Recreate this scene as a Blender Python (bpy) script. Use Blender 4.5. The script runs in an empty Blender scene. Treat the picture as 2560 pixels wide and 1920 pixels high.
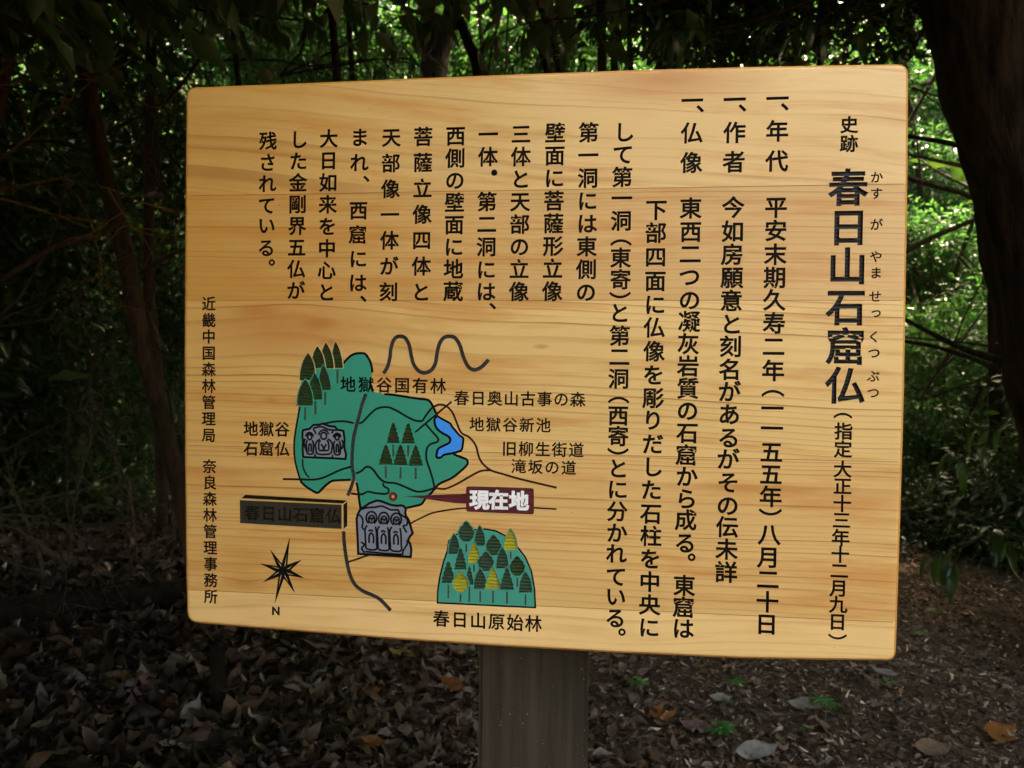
import bpy, bmesh, math, random
import numpy as np
from mathutils import Vector, Matrix, geometry, noise
random.seed(7)
rng = np.random.default_rng(11)
scene = bpy.context.scene
col = scene.collection
R = math.radians

# ---------------------------------------------------------------- camera
CAM = Vector((0.54743, -0.96473, 1.100))
AX_R = Vector((0.993091, 0.116868, 0.010562))
AX_D = Vector((0.012663, -0.017256, -0.999771))
AX_F = Vector((-0.116659, 0.992998, -0.018616))
FPX = 1940.0
BOARD_Z = CAM.z - 0.34314          # height of the board's lower edge above the ground
cd = bpy.data.cameras.new('camera')
cam = bpy.data.objects.new('camera', cd)
col.objects.link(cam)
up, back = -AX_D, -AX_F
m = Matrix(((AX_R.x, up.x, back.x, CAM.x), (AX_R.y, up.y, back.y, CAM.y), (AX_R.z, up.z, back.z, CAM.z), (0, 0, 0, 1)))
cam.matrix_world = m
cd.sensor_width = 36
cd.lens = FPX / 2560 * 36
cd.clip_start = 0.02
cd.clip_end = 400
cd.dof.use_dof = True
cd.dof.focus_distance = 0.98
cd.dof.aperture_fstop = 10
scene.camera = cam

# ---------------------------------------------------------------- world, sun, exposure
SUN_EL, SUN_AZ = 64.0, 30.0        # azimuth clockwise from +Y: behind the sign, to the right
w = bpy.data.worlds.new('World')
scene.world = w
w.use_nodes = True
nt = w.node_tree
bg = nt.nodes['Background']
sky = nt.nodes.new('ShaderNodeTexSky')
sky.sky_type = 'NISHITA'
sky.sun_disc = False
sky.sun_elevation = R(SUN_EL)
sky.sun_rotation = R(SUN_AZ)
sky.dust_density = 6.0
sky.ozone_density = 0.4
nt.links.new(sky.outputs[0], bg.inputs[0])
bg.inputs[1].default_value = 0.15
sd = bpy.data.lights.new('sun', 'SUN')
sd.energy = 2.0
sd.angle = R(0.5)
sd.color = (1.0, 0.95, 0.86)
sun = bpy.data.objects.new('sun', sd)
col.objects.link(sun)
sdir = Vector((math.sin(R(SUN_AZ)) * math.cos(R(SUN_EL)), math.cos(R(SUN_AZ)) * math.cos(R(SUN_EL)), math.sin(R(SUN_EL))))
sun.rotation_euler = sdir.to_track_quat('Z', 'Y').to_euler()
sun.location = (4, 4, 12)
scene.view_settings.view_transform = 'Standard'
scene.view_settings.look = 'None'
scene.view_settings.exposure = 4.30
scene.view_settings.gamma = 1
scene.view_settings.use_white_balance = True          # the camera balanced for open shade
scene.view_settings.white_balance_temperature = 8900
scene.view_settings.white_balance_tint = 12
scene.view_settings.use_curve_mapping = False
cy = scene.cycles
cy.use_denoising = True
cy.max_bounces = 6
cy.diffuse_bounces = 3
cy.glossy_bounces = 2
cy.transmission_bounces = 4
cy.sample_clamp_indirect = 6
cy.use_adaptive_sampling = True
cy.adaptive_threshold = 0.02

# ---------------------------------------------------------------- helpers
def ray(px, py):
    return (AX_F + AX_R * ((px - 1280) / FPX) + AX_D * ((py - 960) / FPX))

def on_board(px, py):
    d = ray(px, py)
    t = -CAM.y / d.y
    return (CAM.x + d.x * t, CAM.z + d.z * t)

def at(px, py, Y):
    d = ray(px, py)
    t = (Y - CAM.y) / d.y
    return CAM + d * t

def px_size(n, p):                       # n photo pixels at the place p, in metres
    return n * (Vector((p[0], 0, p[1])) - CAM).dot(AX_F) / FPX

def tag(o, label=None, cat=None, group=None, kind=None):
    if label: o['label'] = label
    if cat: o['category'] = cat
    if group: o['group'] = group
    if kind: o['kind'] = kind
    return o

def empty(name, loc=(0, 0, 0), parent=None, rz=0):
    o = bpy.data.objects.new(name, None)
    o.empty_display_size = 0.1
    col.objects.link(o)
    o.location = loc
    o.rotation_euler = (0, 0, rz)
    o.parent = parent
    return o

def obj(name, me, parent=None, loc=None):
    o = bpy.data.objects.new(name, me)
    col.objects.link(o)
    o.parent = parent
    if loc is not None: o.location = loc
    return o

def mesh(name, verts, faces, mats, idx=None, smooth=False):
    me = bpy.data.meshes.new(name)
    me.from_pydata([tuple(v) for v in verts], [], faces)
    for mt in mats: me.materials.append(mt)
    if idx is not None: me.polygons.foreach_set('material_index', idx)
    if smooth: me.polygons.foreach_set('use_smooth', [True] * len(me.polygons))
    me.update()
    return me

# ---------------------------------------------------------------- materials
def new_mat(name):
    mt = bpy.data.materials.new(name)
    mt.use_nodes = True
    n = mt.node_tree
    return mt, n, n.nodes['Principled BSDF'], n.nodes['Material Output']

def N(n, t, **kw):
    nd = n.nodes.new(t)
    for k, v in kw.items():
        if k.startswith('i_'):
            key = k[2:]
            nd.inputs[int(key) if key.isdigit() else key].default_value = v
        else: setattr(nd, k, v)
    return nd

def math_(n, op, a, b=None, clamp=False):
    nd = n.nodes.new('ShaderNodeMath'); nd.operation = op; nd.use_clamp = clamp
    for i, x in enumerate((a, b)):
        if x is None: continue
        if isinstance(x, (int, float)): nd.inputs[i].default_value = x
        else: n.links.new(x, nd.inputs[i])
    return nd.outputs[0]

def mixc(n, fac, a, b, blend='MIX'):
    nd = n.nodes.new('ShaderNodeMix'); nd.data_type = 'RGBA'; nd.blend_type = blend
    for s, x in ((nd.inputs[0], fac), (nd.inputs[6], a), (nd.inputs[7], b)):
        if isinstance(x, (int, float)): s.default_value = x
        elif isinstance(x, tuple): s.default_value = (*x, 1) if len(x) == 3 else x
        else: n.links.new(x, s)
    return nd.outputs[2]

def ramp(n, x, stops):
    nd = n.nodes.new('ShaderNodeValToRGB')
    while len(nd.color_ramp.elements) < len(stops): nd.color_ramp.elements.new(0.5)
    for e, (p, c) in zip(nd.color_ramp.elements, stops):
        e.position = p
        e.color = (c, c, c, 1) if isinstance(c, (int, float)) else (*c, 1)
    n.links.new(x, nd.inputs[0])
    return nd.outputs[0]

def scaled(n, vec, s, off=(0, 0, 0)):
    nd = n.nodes.new('ShaderNodeMapping')
    nd.inputs['Scale'].default_value = s
    nd.inputs['Location'].default_value = off
    n.links.new(vec, nd.inputs[0])
    return nd.outputs[0]

def noise_(n, vec, scale=1, detail=3, rough=0.5):
    nd = n.nodes.new('ShaderNodeTexNoise')
    nd.inputs['Scale'].default_value = scale
    nd.inputs['Detail'].default_value = detail
    nd.inputs['Roughness'].default_value = rough
    n.links.new(vec, nd.inputs['Vector'])
    return nd.outputs[0]

def wood_mat(name, seed, base, streak, rings, slope=0.0, wav=0.010, ring_amt=0.5, streak_amt=0.5, knots=(), amber_shade=0.0):
    mt, n, bs, out = new_mat(name)
    tc = N(n, 'ShaderNodeTexCoord').outputs['Object']
    sep = N(n, 'ShaderNodeSeparateXYZ'); n.links.new(tc, sep.inputs[0])
    x, z = sep.outputs[0], sep.outputs[2]
    lo = noise_(n, scaled(n, tc, (2.2, 0, 5.0), (seed * 3.1, seed, seed * 1.7)), 1, 2)
    lo2 = noise_(n, scaled(n, tc, (9, 0, 22), (seed * 7.1, seed, seed * 2.7)), 1, 2)
    wv = math_(n, 'ADD', z, math_(n, 'MULTIPLY', math_(n, 'SUBTRACT', lo, 0.5), wav * 4))
    wv = math_(n, 'ADD', wv, math_(n, 'MULTIPLY', math_(n, 'SUBTRACT', lo2, 0.5), wav * 0.35))
    wv = math_(n, 'ADD', wv, math_(n, 'MULTIPLY', x, slope))
    for (kx, kz, kr, ka) in knots:        # the grain bends round a knot
        dx = math_(n, 'SUBTRACT', x, kx); dz = math_(n, 'SUBTRACT', z, kz)
        d2 = math_(n, 'ADD', math_(n, 'MULTIPLY', math_(n, 'MULTIPLY', dx, dx), 0.35), math_(n, 'MULTIPLY', dz, dz))
        g = math_(n, 'DIVIDE', kr * kr, math_(n, 'ADD', d2, kr * kr))
        wv = math_(n, 'ADD', wv, math_(n, 'MULTIPLY', g, ka))
    # growth rings: spacing drifts, each ring of its own darkness
    cmb = N(n, 'ShaderNodeCombineXYZ'); n.links.new(wv, cmb.inputs[2])
    drift = noise_(n, scaled(n, cmb.outputs[0], (0, 0, 16), (seed, 0, seed * 5)), 1, 1)
    v = math_(n, 'ADD', math_(n, 'MULTIPLY', wv, rings), math_(n, 'MULTIPLY', drift, 9.0))
    fr = math_(n, 'FRACT', v)
    line = ramp(n, fr, [(0.0, 0.0), (0.70, 0.10), (0.90, 1.0), (0.97, 1.0), (1.0, 0.0)])
    fl = math_(n, 'FLOOR', v)
    wn = N(n, 'ShaderNodeTexWhiteNoise', noise_dimensions='1D'); n.links.new(fl, wn.inputs['W'])
    cmb2 = N(n, 'ShaderNodeCombineXYZ'); n.links.new(math_(n, 'MULTIPLY', x, 3.5), cmb2.inputs[0]); n.links.new(math_(n, 'MULTIPLY', fl, 3.3), cmb2.inputs[2])
    along = noise_(n, cmb2.outputs[0], 1, 2)
    amt = math_(n, 'MULTIPLY', math_(n, 'ADD', math_(n, 'MULTIPLY', wn.outputs[0], 0.7), 0.25), ramp(n, along, [(0.3, 0.25), (0.62, 1.0)]))
    line = math_(n, 'MULTIPLY', line, amt)
    # soft orange streaks along the grain, and broad tone drifts
    cmb3 = N(n, 'ShaderNodeCombineXYZ'); n.links.new(math_(n, 'MULTIPLY', x, 4.2), cmb3.inputs[0]); n.links.new(math_(n, 'MULTIPLY', wv, 46), cmb3.inputs[2]); cmb3.inputs[1].default_value = seed * 2.2
    st = noise_(n, cmb3.outputs[0], 1, 4, 0.6)
    stm = ramp(n, st, [(0.50, 0.0), (0.66, 1.0)])
    cmb4 = N(n, 'ShaderNodeCombineXYZ'); n.links.new(math_(n, 'MULTIPLY', x, 1.6), cmb4.inputs[0]); n.links.new(math_(n, 'MULTIPLY', wv, 11), cmb4.inputs[2]); cmb4.inputs[1].default_value = seed * 4.2
    br = ramp(n, noise_(n, cmb4.outputs[0], 1, 2), [(0.3, 0.0), (0.7, 1.0)])
    fine = noise_(n, scaled(n, tc, (26, 26, 900), (seed, 0, 0)), 1, 2)
    blot = noise_(n, scaled(n, tc, (7, 7, 9), (seed * 5, 0, 3)), 1, 3)
    c = mixc(n, br, base, tuple(b * f for b, f in zip(base, (1.13, 1.16, 1.25))))
    if amber_shade:                                     # orange tint deepening to the left, shade painted into the wood colour
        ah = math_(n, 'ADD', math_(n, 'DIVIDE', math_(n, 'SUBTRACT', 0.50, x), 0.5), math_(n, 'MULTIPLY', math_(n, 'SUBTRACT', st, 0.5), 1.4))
        c = mixc(n, math_(n, 'MULTIPLY', ramp(n, ah, [(0.0, 0.0), (0.9, 1.0)]), amber_shade), c, (0.50, 0.255, 0.042))
    c = mixc(n, math_(n, 'MULTIPLY', stm, streak_amt), c, streak)
    c = mixc(n, math_(n, 'MULTIPLY', line, ring_amt), c, tuple(b * f for b, f in zip(streak, (0.58, 0.50, 0.40))))
    c = mixc(n, math_(n, 'MULTIPLY', ramp(n, fine, [(0.35, 0.0), (0.75, 1.0)]), 0.16), c, tuple(b * f for b, f in zip(base, (0.72, 0.60, 0.50))))
    c = mixc(n, math_(n, 'MULTIPLY', ramp(n, blot, [(0.4, 0.0), (0.8, 1.0)]), 0.14), c, tuple(b * f for b, f in zip(base, (0.80, 0.66, 0.50))))
    # a few specks of dirt
    sp = N(n, 'ShaderNodeTexVoronoi', i_Scale=1.0); n.links.new(scaled(n, tc, (30, 30, 30), (seed, 0, seed)), sp.inputs['Vector'])
    spm = math_(n, 'LESS_THAN', sp.outputs['Distance'], 0.022)
    c = mixc(n, math_(n, 'MULTIPLY', spm, 0.6), c, (0.10, 0.05, 0.02))
    for (kx, kz, kr, ka) in knots:
        if ka == 0: continue
        dx = math_(n, 'SUBTRACT', x, kx); dz = math_(n, 'SUBTRACT', z, kz)
        d = math_(n, 'SQRT', math_(n, 'ADD', math_(n, 'MULTIPLY', math_(n, 'MULTIPLY', dx, dx), 0.10), math_(n, 'MULTIPLY', dz, dz)))
        d = math_(n, 'ADD', d, math_(n, 'MULTIPLY', math_(n, 'SUBTRACT', st, 0.5), kr * 1.2))
        mk = ramp(n, math_(n, 'DIVIDE', d, kr), [(0.15, 1.0), (0.85, 0.0)])
        c = mixc(n, math_(n, 'MULTIPLY', mk, 0.55), c, (streak[0] * 0.80, streak[1] * 0.60, streak[2] * 0.5))
    n.links.new(c, bs.inputs['Base Color'])
    bs.inputs['Roughness'].default_value = 0.42
    bs.inputs['Specular IOR Level'].default_value = 0.35
    rr = ramp(n, blot, [(0.3, 0.36), (0.7, 0.52)]); n.links.new(rr, bs.inputs['Roughness'])
    bp = N(n, 'ShaderNodeBump', i_Strength=0.10, i_Distance=0.0006)
    n.links.new(math_(n, 'ADD', line, math_(n, 'MULTIPLY', fine, 0.8)), bp.inputs['Height'])
    n.links.new(bp.outputs[0], bs.inputs['Normal'])
    return mt

def paint_mat(name, c, rough=0.3, ridge=0.0, period=0.0035, mottled=0.12, c2=None, direction='Z', spec=0.5, fade=None):
    mt, n, bs, out = new_mat(name)
    tc = N(n, 'ShaderNodeTexCoord').outputs['Object']
    a = noise_(n, scaled(n, tc, (60, 60, 60)), 1, 4, 0.6)
    c2 = c2 or tuple(v * 0.6 for v in c)
    cc = mixc(n, math_(n, 'MULTIPLY', ramp(n, a, [(0.3, 0.0), (0.75, 1.0)]), mottled * 3), c, c2)
    if fade:                                  # paint brushed thin, showing a second colour in patches
        b = noise_(n, scaled(n, tc, (130, 130, 260), (3, 1, 2)), 1, 2)
        cc = mixc(n, math_(n, 'MULTIPLY', ramp(n, b, [(0.45, 0.0), (0.7, 1.0)]), 0.6), cc, fade)
    n.links.new(cc, bs.inputs['Base Color'])
    bs.inputs['Roughness'].default_value = rough
    bs.inputs['Specular IOR Level'].default_value = spec
    h = math_(n, 'MULTIPLY', a, 0.25)
    if ridge:
        wv = N(n, 'ShaderNodeTexWave', bands_direction=direction, wave_profile='SIN')
        wv.inputs['Scale'].default_value = 0.314 / period
        wv.inputs['Distortion'].default_value = 1.2
        wv.inputs['Detail'].default_value = 1.0
        wv.inputs['Detail Scale'].default_value = 1.5
        n.links.new(tc, wv.inputs['Vector'])
        h = math_(n, 'ADD', h, math_(n, 'MULTIPLY', wv.outputs['Fac'], ridge))
    bp = N(n, 'ShaderNodeBump', i_Strength=0.6, i_Distance=0.0008)
    n.links.new(h, bp.inputs['Height'])
    n.links.new(bp.outputs[0], bs.inputs['Normal'])
    return mt

def bark_mat(name, c1, c2, scale=1.0, moss=None):
    mt, n, bs, out = new_mat(name)
    tc = N(n, 'ShaderNodeTexCoord').outputs['Object']
    a = noise_(n, scaled(n, tc, (22 * scale, 22 * scale, 4 * scale)), 1, 5, 0.65)
    b = noise_(n, scaled(n, tc, (3, 3, 2)), 1, 3)
    c = mixc(n, ramp(n, a, [(0.35, 0.0), (0.65, 1.0)]), c1, c2)
    if moss: c = mixc(n, ramp(n, b, [(0.5, 0.0), (0.68, 0.8)]), c, moss)
    n.links.new(c, bs.inputs['Base Color'])
    bs.inputs['Roughness'].default_value = 0.85
    bs.inputs['Specular IOR Level'].default_value = 0.08
    bp = N(n, 'ShaderNodeBump', i_Strength=0.9, i_Distance=0.02 / scale)
    n.links.new(a, bp.inputs['Height'])
    n.links.new(bp.outputs[0], bs.inputs['Normal'])
    return mt

def leaf_mat(name, c1, c2, trans, rough=0.35, tamt=0.45, spec=0.5):
    mt, n, bs, out = new_mat(name)
    rnd = N(n, 'ShaderNodeNewGeometry').outputs['Random Per Island']
    c = mixc(n, rnd, c1, c2)
    n.links.new(c, bs.inputs['Base Color'])
    bs.inputs['Roughness'].default_value = rough
    bs.inputs['Specular IOR Level'].default_value = spec
    tr = N(n, 'ShaderNodeBsdfTranslucent')
    tcv = mixc(n, rnd, trans, tuple(v * f for v, f in zip(trans, (0.6, 0.8, 0.8))))
    n.links.new(tcv, tr.inputs[0])
    mx = N(n, 'ShaderNodeMixShader', i_0=tamt)
    n.links.new(bs.outputs[0], mx.inputs[1]); n.links.new(tr.outputs[0], mx.inputs[2])
    n.links.new(mx.outputs[0], out.inputs[0])
    return mt

def litter_mat(name, stops, rough=0.7):
    mt, n, bs, out = new_mat(name)
    g = N(n, 'ShaderNodeNewGeometry').outputs['Random Per Island']
    c = ramp(n, g, stops)
    tc = N(n, 'ShaderNodeTexCoord').outputs['Object']
    a = noise_(n, scaled(n, tc, (70, 70, 70)), 1, 3)
    c = mixc(n, ramp(n, a, [(0.4, 0.0), (0.75, 0.5)]), c, (0.02, 0.014, 0.01))
    n.links.new(c, bs.inputs['Base Color'])
    bs.inputs['Roughness'].default_value = rough
    bs.inputs['Specular IOR Level'].default_value = 0.15
    return mt

BASE_T = (0.66, 0.39, 0.165)
STREAK = (0.50, 0.215, 0.045)
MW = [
    wood_mat('planed_board_upper', 1.3, (0.63, 0.430, 0.178), STREAK, 40, 0.095, 0.011, 0.58, 0.50, knots=((0.62, BOARD_Z + 0.70, 0.05, 0.018),), amber_shade=0.70),
    wood_mat('planed_board_second', 4.9, (0.555, 0.345, 0.132), STREAK, 150, 0.012, 0.003, 0.65, 0.65, amber_shade=0.75),
    wood_mat('planed_board_middle', 2.2, (0.63, 0.428, 0.168), STREAK, 95, 0.030, 0.005, 1.0, 0.60, knots=((0.145, BOARD_Z + 0.395, 0.055, -0.020), (0.20, BOARD_Z + 0.375, 0.007, 0.004), (0.10, BOARD_Z + 0.416, 0.015, 0.002), (0.185, BOARD_Z + 0.400, 0.012, 0.002), (0.12, BOARD_Z + 0.30, 0.008, 0.001), (0.47, BOARD_Z + 0.372, 0.004, 0.001)), amber_shade=0.50),
    wood_mat('planed_board_lower', 7.4, (0.585, 0.370, 0.138), STREAK, 115, 0.010, 0.003, 1.0, 0.70, knots=((0.085, BOARD_Z + 0.06, 0.014, 0.006),), amber_shade=0.25),
    wood_mat('planed_board_bottom', 9.1, (0.70, 0.475, 0.205), STREAK, 60, -0.02, 0.010, 0.50, 0.34, amber_shade=0.1),
]
M = {}
M['black'] = paint_mat('black_enamel', (0.006, 0.0045, 0.004), 0.5, 0.25, 0.0030, 0.1, (0.011, 0.007, 0.004), 'Z', 0.06)
M['title'] = paint_mat('title_black_enamel', (0.005, 0.005, 0.006), 0.30, 0.8, 0.0045, 0.1, (0.008, 0.007, 0.007), 'Z', 0.14)
M['outline'] = paint_mat('outline_black', (0.006, 0.006, 0.007), 0.5, spec=0.06)
M['green'] = paint_mat('map_green', (0.002, 0.245, 0.170), 0.45, 0, 0.003, 0.08, (0.002, 0.25, 0.175), fade=(0.003, 0.265, 0.18), spec=0.25)
M['teal'] = paint_mat('emblem_teal', (0.008, 0.27, 0.21), 0.45, 0, 0.003, 0.06, (0.008, 0.24, 0.185))
M['blue'] = paint_mat('lake_blue', (0.003, 0.26, 0.85), 0.45, spec=0.25)
M['grey'] = paint_mat('slate_grey', (0.155, 0.20, 0.265), 0.38, 0, 0.003, 0.06, (0.14, 0.18, 0.24))
M['road'] = paint_mat('road_grey', (0.040, 0.038, 0.042), 0.28, 1.0, 0.0035, 0.2, (0.018, 0.013, 0.014), spec=0.35)
M['brown'] = paint_mat('path_brown', (0.045, 0.008, 0.004), 0.5, spec=0.1)
M['darkline'] = paint_mat('path_black', (0.009, 0.007, 0.005), 0.5, spec=0.08)
M['goldline'] = paint_mat('path_ochre_black', (0.018, 0.011, 0.003), 0.5, fade=(0.08, 0.045, 0.01), spec=0.1)
M['maroon'] = paint_mat('callout_maroon', (0.115, 0.008, 0.020), 0.3, 0.8, 0.0036, 0.3, (0.055, 0.004, 0.012))
M['white'] = paint_mat('callout_white', (0.80, 0.84, 0.88), 0.5)
M['plate'] = paint_mat('plate_black', (0.026, 0.027, 0.021), 0.35, 0.6, 0.012, 0.3, (0.012, 0.012, 0.009), spec=0.25)
M['plate2'] = paint_mat('plate_letter_black', (0.005, 0.005, 0.004), 0.4, fade=(0.030, 0.026, 0.010), spec=0.1)
M['fir'] = paint_mat('tree_dark_green', (0.010, 0.040, 0.012), 0.32, 1.3, 0.0042, 0.3, (0.022, 0.017, 0.010), spec=0.35, fade=(0.008, 0.062, 0.006))
M['firg'] = paint_mat('tree_grey_green', (0.010, 0.050, 0.024), 0.30, 1.5, 0.0042, 0.3, (0.028, 0.042, 0.038), spec=0.4, fade=(0.008, 0.060, 0.016))
M['yellow'] = paint_mat('tree_yellow', (0.34, 0.34, 0.008), 0.32, 1.2, 0.0042, 0.3, (0.22, 0.23, 0.05), fade=(0.25, 0.22, 0.01))
M['trunk'] = paint_mat('carved_trunk', (0.060, 0.060, 0.048), 0.4, 0.6, 0.003, 0.3)
M['dotred'] = paint_mat('dot_red', (0.13, 0.012, 0.006), 0.3)
M['dotlight'] = paint_mat('dot_light', (0.62, 0.30, 0.14), 0.5)
M['seam'] = paint_mat('glue_joint', (0.30, 0.14, 0.035), 0.7, spec=0.1)
M['rim'] = paint_mat('rounded_edge_grain', (0.50, 0.235, 0.048), 0.4, 0, 0.003, 0.12, (0.36, 0.14, 0.02), spec=0.35)
M['creamline'] = paint_mat('plate_edge', (0.50, 0.36, 0.15), 0.5, 0, 0.003, 0.1, (0.35, 0.25, 0.09))

# ---------------------------------------------------------------- glyph outlines from the built-in font
_gl = {}
def glyph(ch):
    if ch in _gl: return _gl[ch]
    cu = bpy.data.curves.new('g', 'FONT'); cu.body = ch
    ob = bpy.data.objects.new('g', cu); col.objects.link(ob)
    dg = bpy.context.evaluated_depsgraph_get()
    ev = ob.evaluated_get(dg)
    c = ev.to_curve(dg)
    polys = []
    for s in c.splines:
        bp = s.bezier_points
        pts = []
        k = len(bp)
        for i in range(k):
            a, b = bp[i], bp[(i + 1) % k]
            p0, p1, p2, p3 = (np.array(q[:2]) for q in (a.co, a.handle_right, b.handle_left, b.co))
            L = np.linalg.norm(p3 - p0)
            if L < 1e-6: continue
            d = (p3 - p0) / L
            dev = max(abs(d[0] * (q - p0)[1] - d[1] * (q - p0)[0]) for q in (p1, p2))
            n = 1 if dev < 0.004 else (2 if dev < 0.03 else 4)
            for t in np.linspace(0, 1, n, endpoint=False):
                u = 1 - t
                pts.append(u**3 * p0 + 3 * u*u*t * p1 + 3 * u*t*t * p2 + t**3 * p3)
        q = []
        for p in pts:
            if not q or np.linalg.norm(p - q[-1]) > 0.004: q.append(p)
        if len(q) > 2 and np.linalg.norm(q[0] - q[-1]) < 0.004: q.pop()
        if len(q) > 2: polys.append(np.array(q))
    ev.to_curve_clear()
    bpy.data.objects.remove(ob)
    _gl[ch] = polys
    return polys

def area(p):
    x, y = p[:, 0], p[:, 1]
    return 0.5 * np.sum(x * np.roll(y, -1) - np.roll(x, -1) * y)

def offset(p, d):                      # grow a contour along its right-hand normal
    a = np.roll(p, 1, 0); b = np.roll(p, -1, 0)
    e1 = p - a; e2 = b - p
    e1 /= np.linalg.norm(e1, axis=1)[:, None] + 1e-12
    e2 /= np.linalg.norm(e2, axis=1)[:, None] + 1e-12
    n1 = np.c_[e1[:, 1], -e1[:, 0]]; n2 = np.c_[e2[:, 1], -e2[:, 0]]
    nn = n1 + n2
    l = np.linalg.norm(nn, axis=1)[:, None] + 1e-9
    nn /= l
    k = np.clip(1 / np.maximum((nn * n1).sum(1), 0.45), 1, 2.0)[:, None]
    return p + nn * k * d

def bold(polys, d):
    d += 0.010
    if not polys: return polys
    tot = sum(area(p) for p in polys)
    sg = 1 if tot > 0 else -1
    return [offset(p, d * sg) for p in polys]

# ---------------------------------------------------------------- layout of the carved face
SHAPES = []      # (kind 'odd'|'any', [contours in board metres], key, depth, material key) painted in order
def add_shape(rule, contours, key, depth, mat):
    SHAPES.append((rule, contours, key, depth, mat))

PARTS = {}       # part key -> (name, label, parent part key)
def part(key, name, label=None, parent=None):
    PARTS[key] = (name, label, parent)
    return key

def b(px, py): return np.array(on_board(px, py))

def put_char(ch, px, py, em, key, depth, mat, wt=0.014, mark=False, rot=False, sx=1.0):
    c = b(px, py)
    s = px_size(em, c)
    g = bold(glyph(ch), wt)
    if mark or rot:
        allp = np.concatenate(g)
        ctr = (allp.max(0) + allp.min(0)) / 2
    else:
        ctr = np.array((0.5, 0.38)) if ord(ch) > 255 else np.array(((np.concatenate(g)[:, 0].max() + np.concatenate(g)[:, 0].min()) / 2, 0.34))
    out = []
    for p in g:
        q = (p - ctr) * s
        q[:, 0] *= sx
        if rot: q = np.c_[q[:, 1], -q[:, 0]]
        out.append(q + c)
    add_shape('odd', out, key, depth, mat)

ncol = 0
CHARS = 0
def run(name, label, items, em, depth=0.0020, mat='black', wt=0.016, parent=None, sx=1.0):
    """items: (text, x0, y0[, x1, y1]); text of one or more characters spread evenly from the first to the last centre"""
    global ncol, CHARS
    ncol += 1
    pk = part(('run', ncol), name, label, parent)
    for it in items:
        t = it[0]
        for i, ch in enumerate(t):
            f = i / (len(t) - 1) if len(t) > 1 else 0
            x = it[1] + (it[3] - it[1]) * f if len(it) > 3 else it[1]
            y = it[2] + (it[4] - it[2]) * f if len(it) > 3 else it[2]
            if ch in ' \u3000': continue
            CHARS += 1
            k = part(('char', CHARS), 'character', None, pk)
            e = it[5] if len(it) > 5 else em
            if ch in '、。': put_char(ch, x, y, e, k, depth, mat, wt, mark=True)
            elif ch in '（）': put_char(ch, x, y, e, k, depth, mat, wt, rot=True)
            else: put_char(ch, x, y, e, k, depth, mat, wt, sx=sx)

def pl(pts, scale=1.0, ox=0.0, oy=0.0):
    return np.array([b(ox + x / scale, oy + y / scale) for x, y in pts])
Z1 = (3.95, 700, 820); Z2 = (3.95, 1040, 820); Z3 = (4.608, 580, 1200); Z4 = (3.95, 860, 1200)
Z5 = (10.37, 740, 1000); Z6 = (10.37, 880, 1240); Z8 = (3.386, 960, 1150)

def smooth_line(p, n=4):
    p = np.asarray(p, float)
    out = []
    for i in range(len(p) - 1):
        p0 = p[max(i - 1, 0)]; p1 = p[i]; p2 = p[i + 1]; p3 = p[min(i + 2, len(p) - 1)]
        for t in np.linspace(0, 1, n, endpoint=False):
            out.append(0.5 * ((2 * p1) + (-p0 + p2) * t + (2*p0 - 5*p1 + 4*p2 - p3) * t*t + (-p0 + 3*p1 - 3*p2 + p3) * t**3))
    out.append(p[-1])
    return np.array(out)

def groove(pts, zoom, width, key, depth, mat, smooth=True, closed=False, n=4):
    """a carved line; width in photo pixels"""
    p = pl(pts, *zoom)
    if closed: p = np.concatenate([p, p[:1]])
    if smooth: p = smooth_line(p, n)
    wm = px_size(width * 1.2, p[0]) / 2
    d = np.diff(p, axis=0)
    d /= np.linalg.norm(d, axis=1)[:, None] + 1e-12
    t = np.vstack([d[:1], d[:-1] + d[1:], d[-1:]])
    if closed: t[0] = t[-1] = d[0] + d[-1]
    t /= np.linalg.norm(t, axis=1)[:, None] + 1e-12
    nn = np.c_[-t[:, 1], t[:, 0]]
    dd = np.vstack([d[:1], d])
    n1 = np.c_[-dd[:, 1], dd[:, 0]]
    k = 1 / np.clip((nn * n1).sum(1), 0.5, 1)[:, None]
    A = p + nn * wm * k; B = p - nn * wm * k
    add_shape('any', [np.array([A[i], A[i+1], B[i+1], B[i]]) for i in range(len(p) - 1)], key, depth, mat)

def poly(pts, zoom, key, depth, mat, smooth=False, n=3, wob=0):
    p = pl(pts, *zoom)
    if smooth:
        q = smooth_line(np.concatenate([p[-1:], p, p[:2]]), n)
        p = q[n:-n - 1]
    add_shape('odd', [p], key, depth, mat)

W_, H_ = 0.9, 0.708
SEAMS = [BOARD_Z + H_ * (1 - f) for f in (0.200, 0.393, 0.663, 0.933)]
for i_, s_ in enumerate(SEAMS):              # glue joints between the planks
    add_shape('any', [np.array([(-0.05, s_ - 0.0004), (0.95, s_ - 0.0004), (0.95, s_ + 0.0003), (-0.05, s_ + 0.0003)])], ('plank', i_), 0.0005, 'seam')
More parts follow.
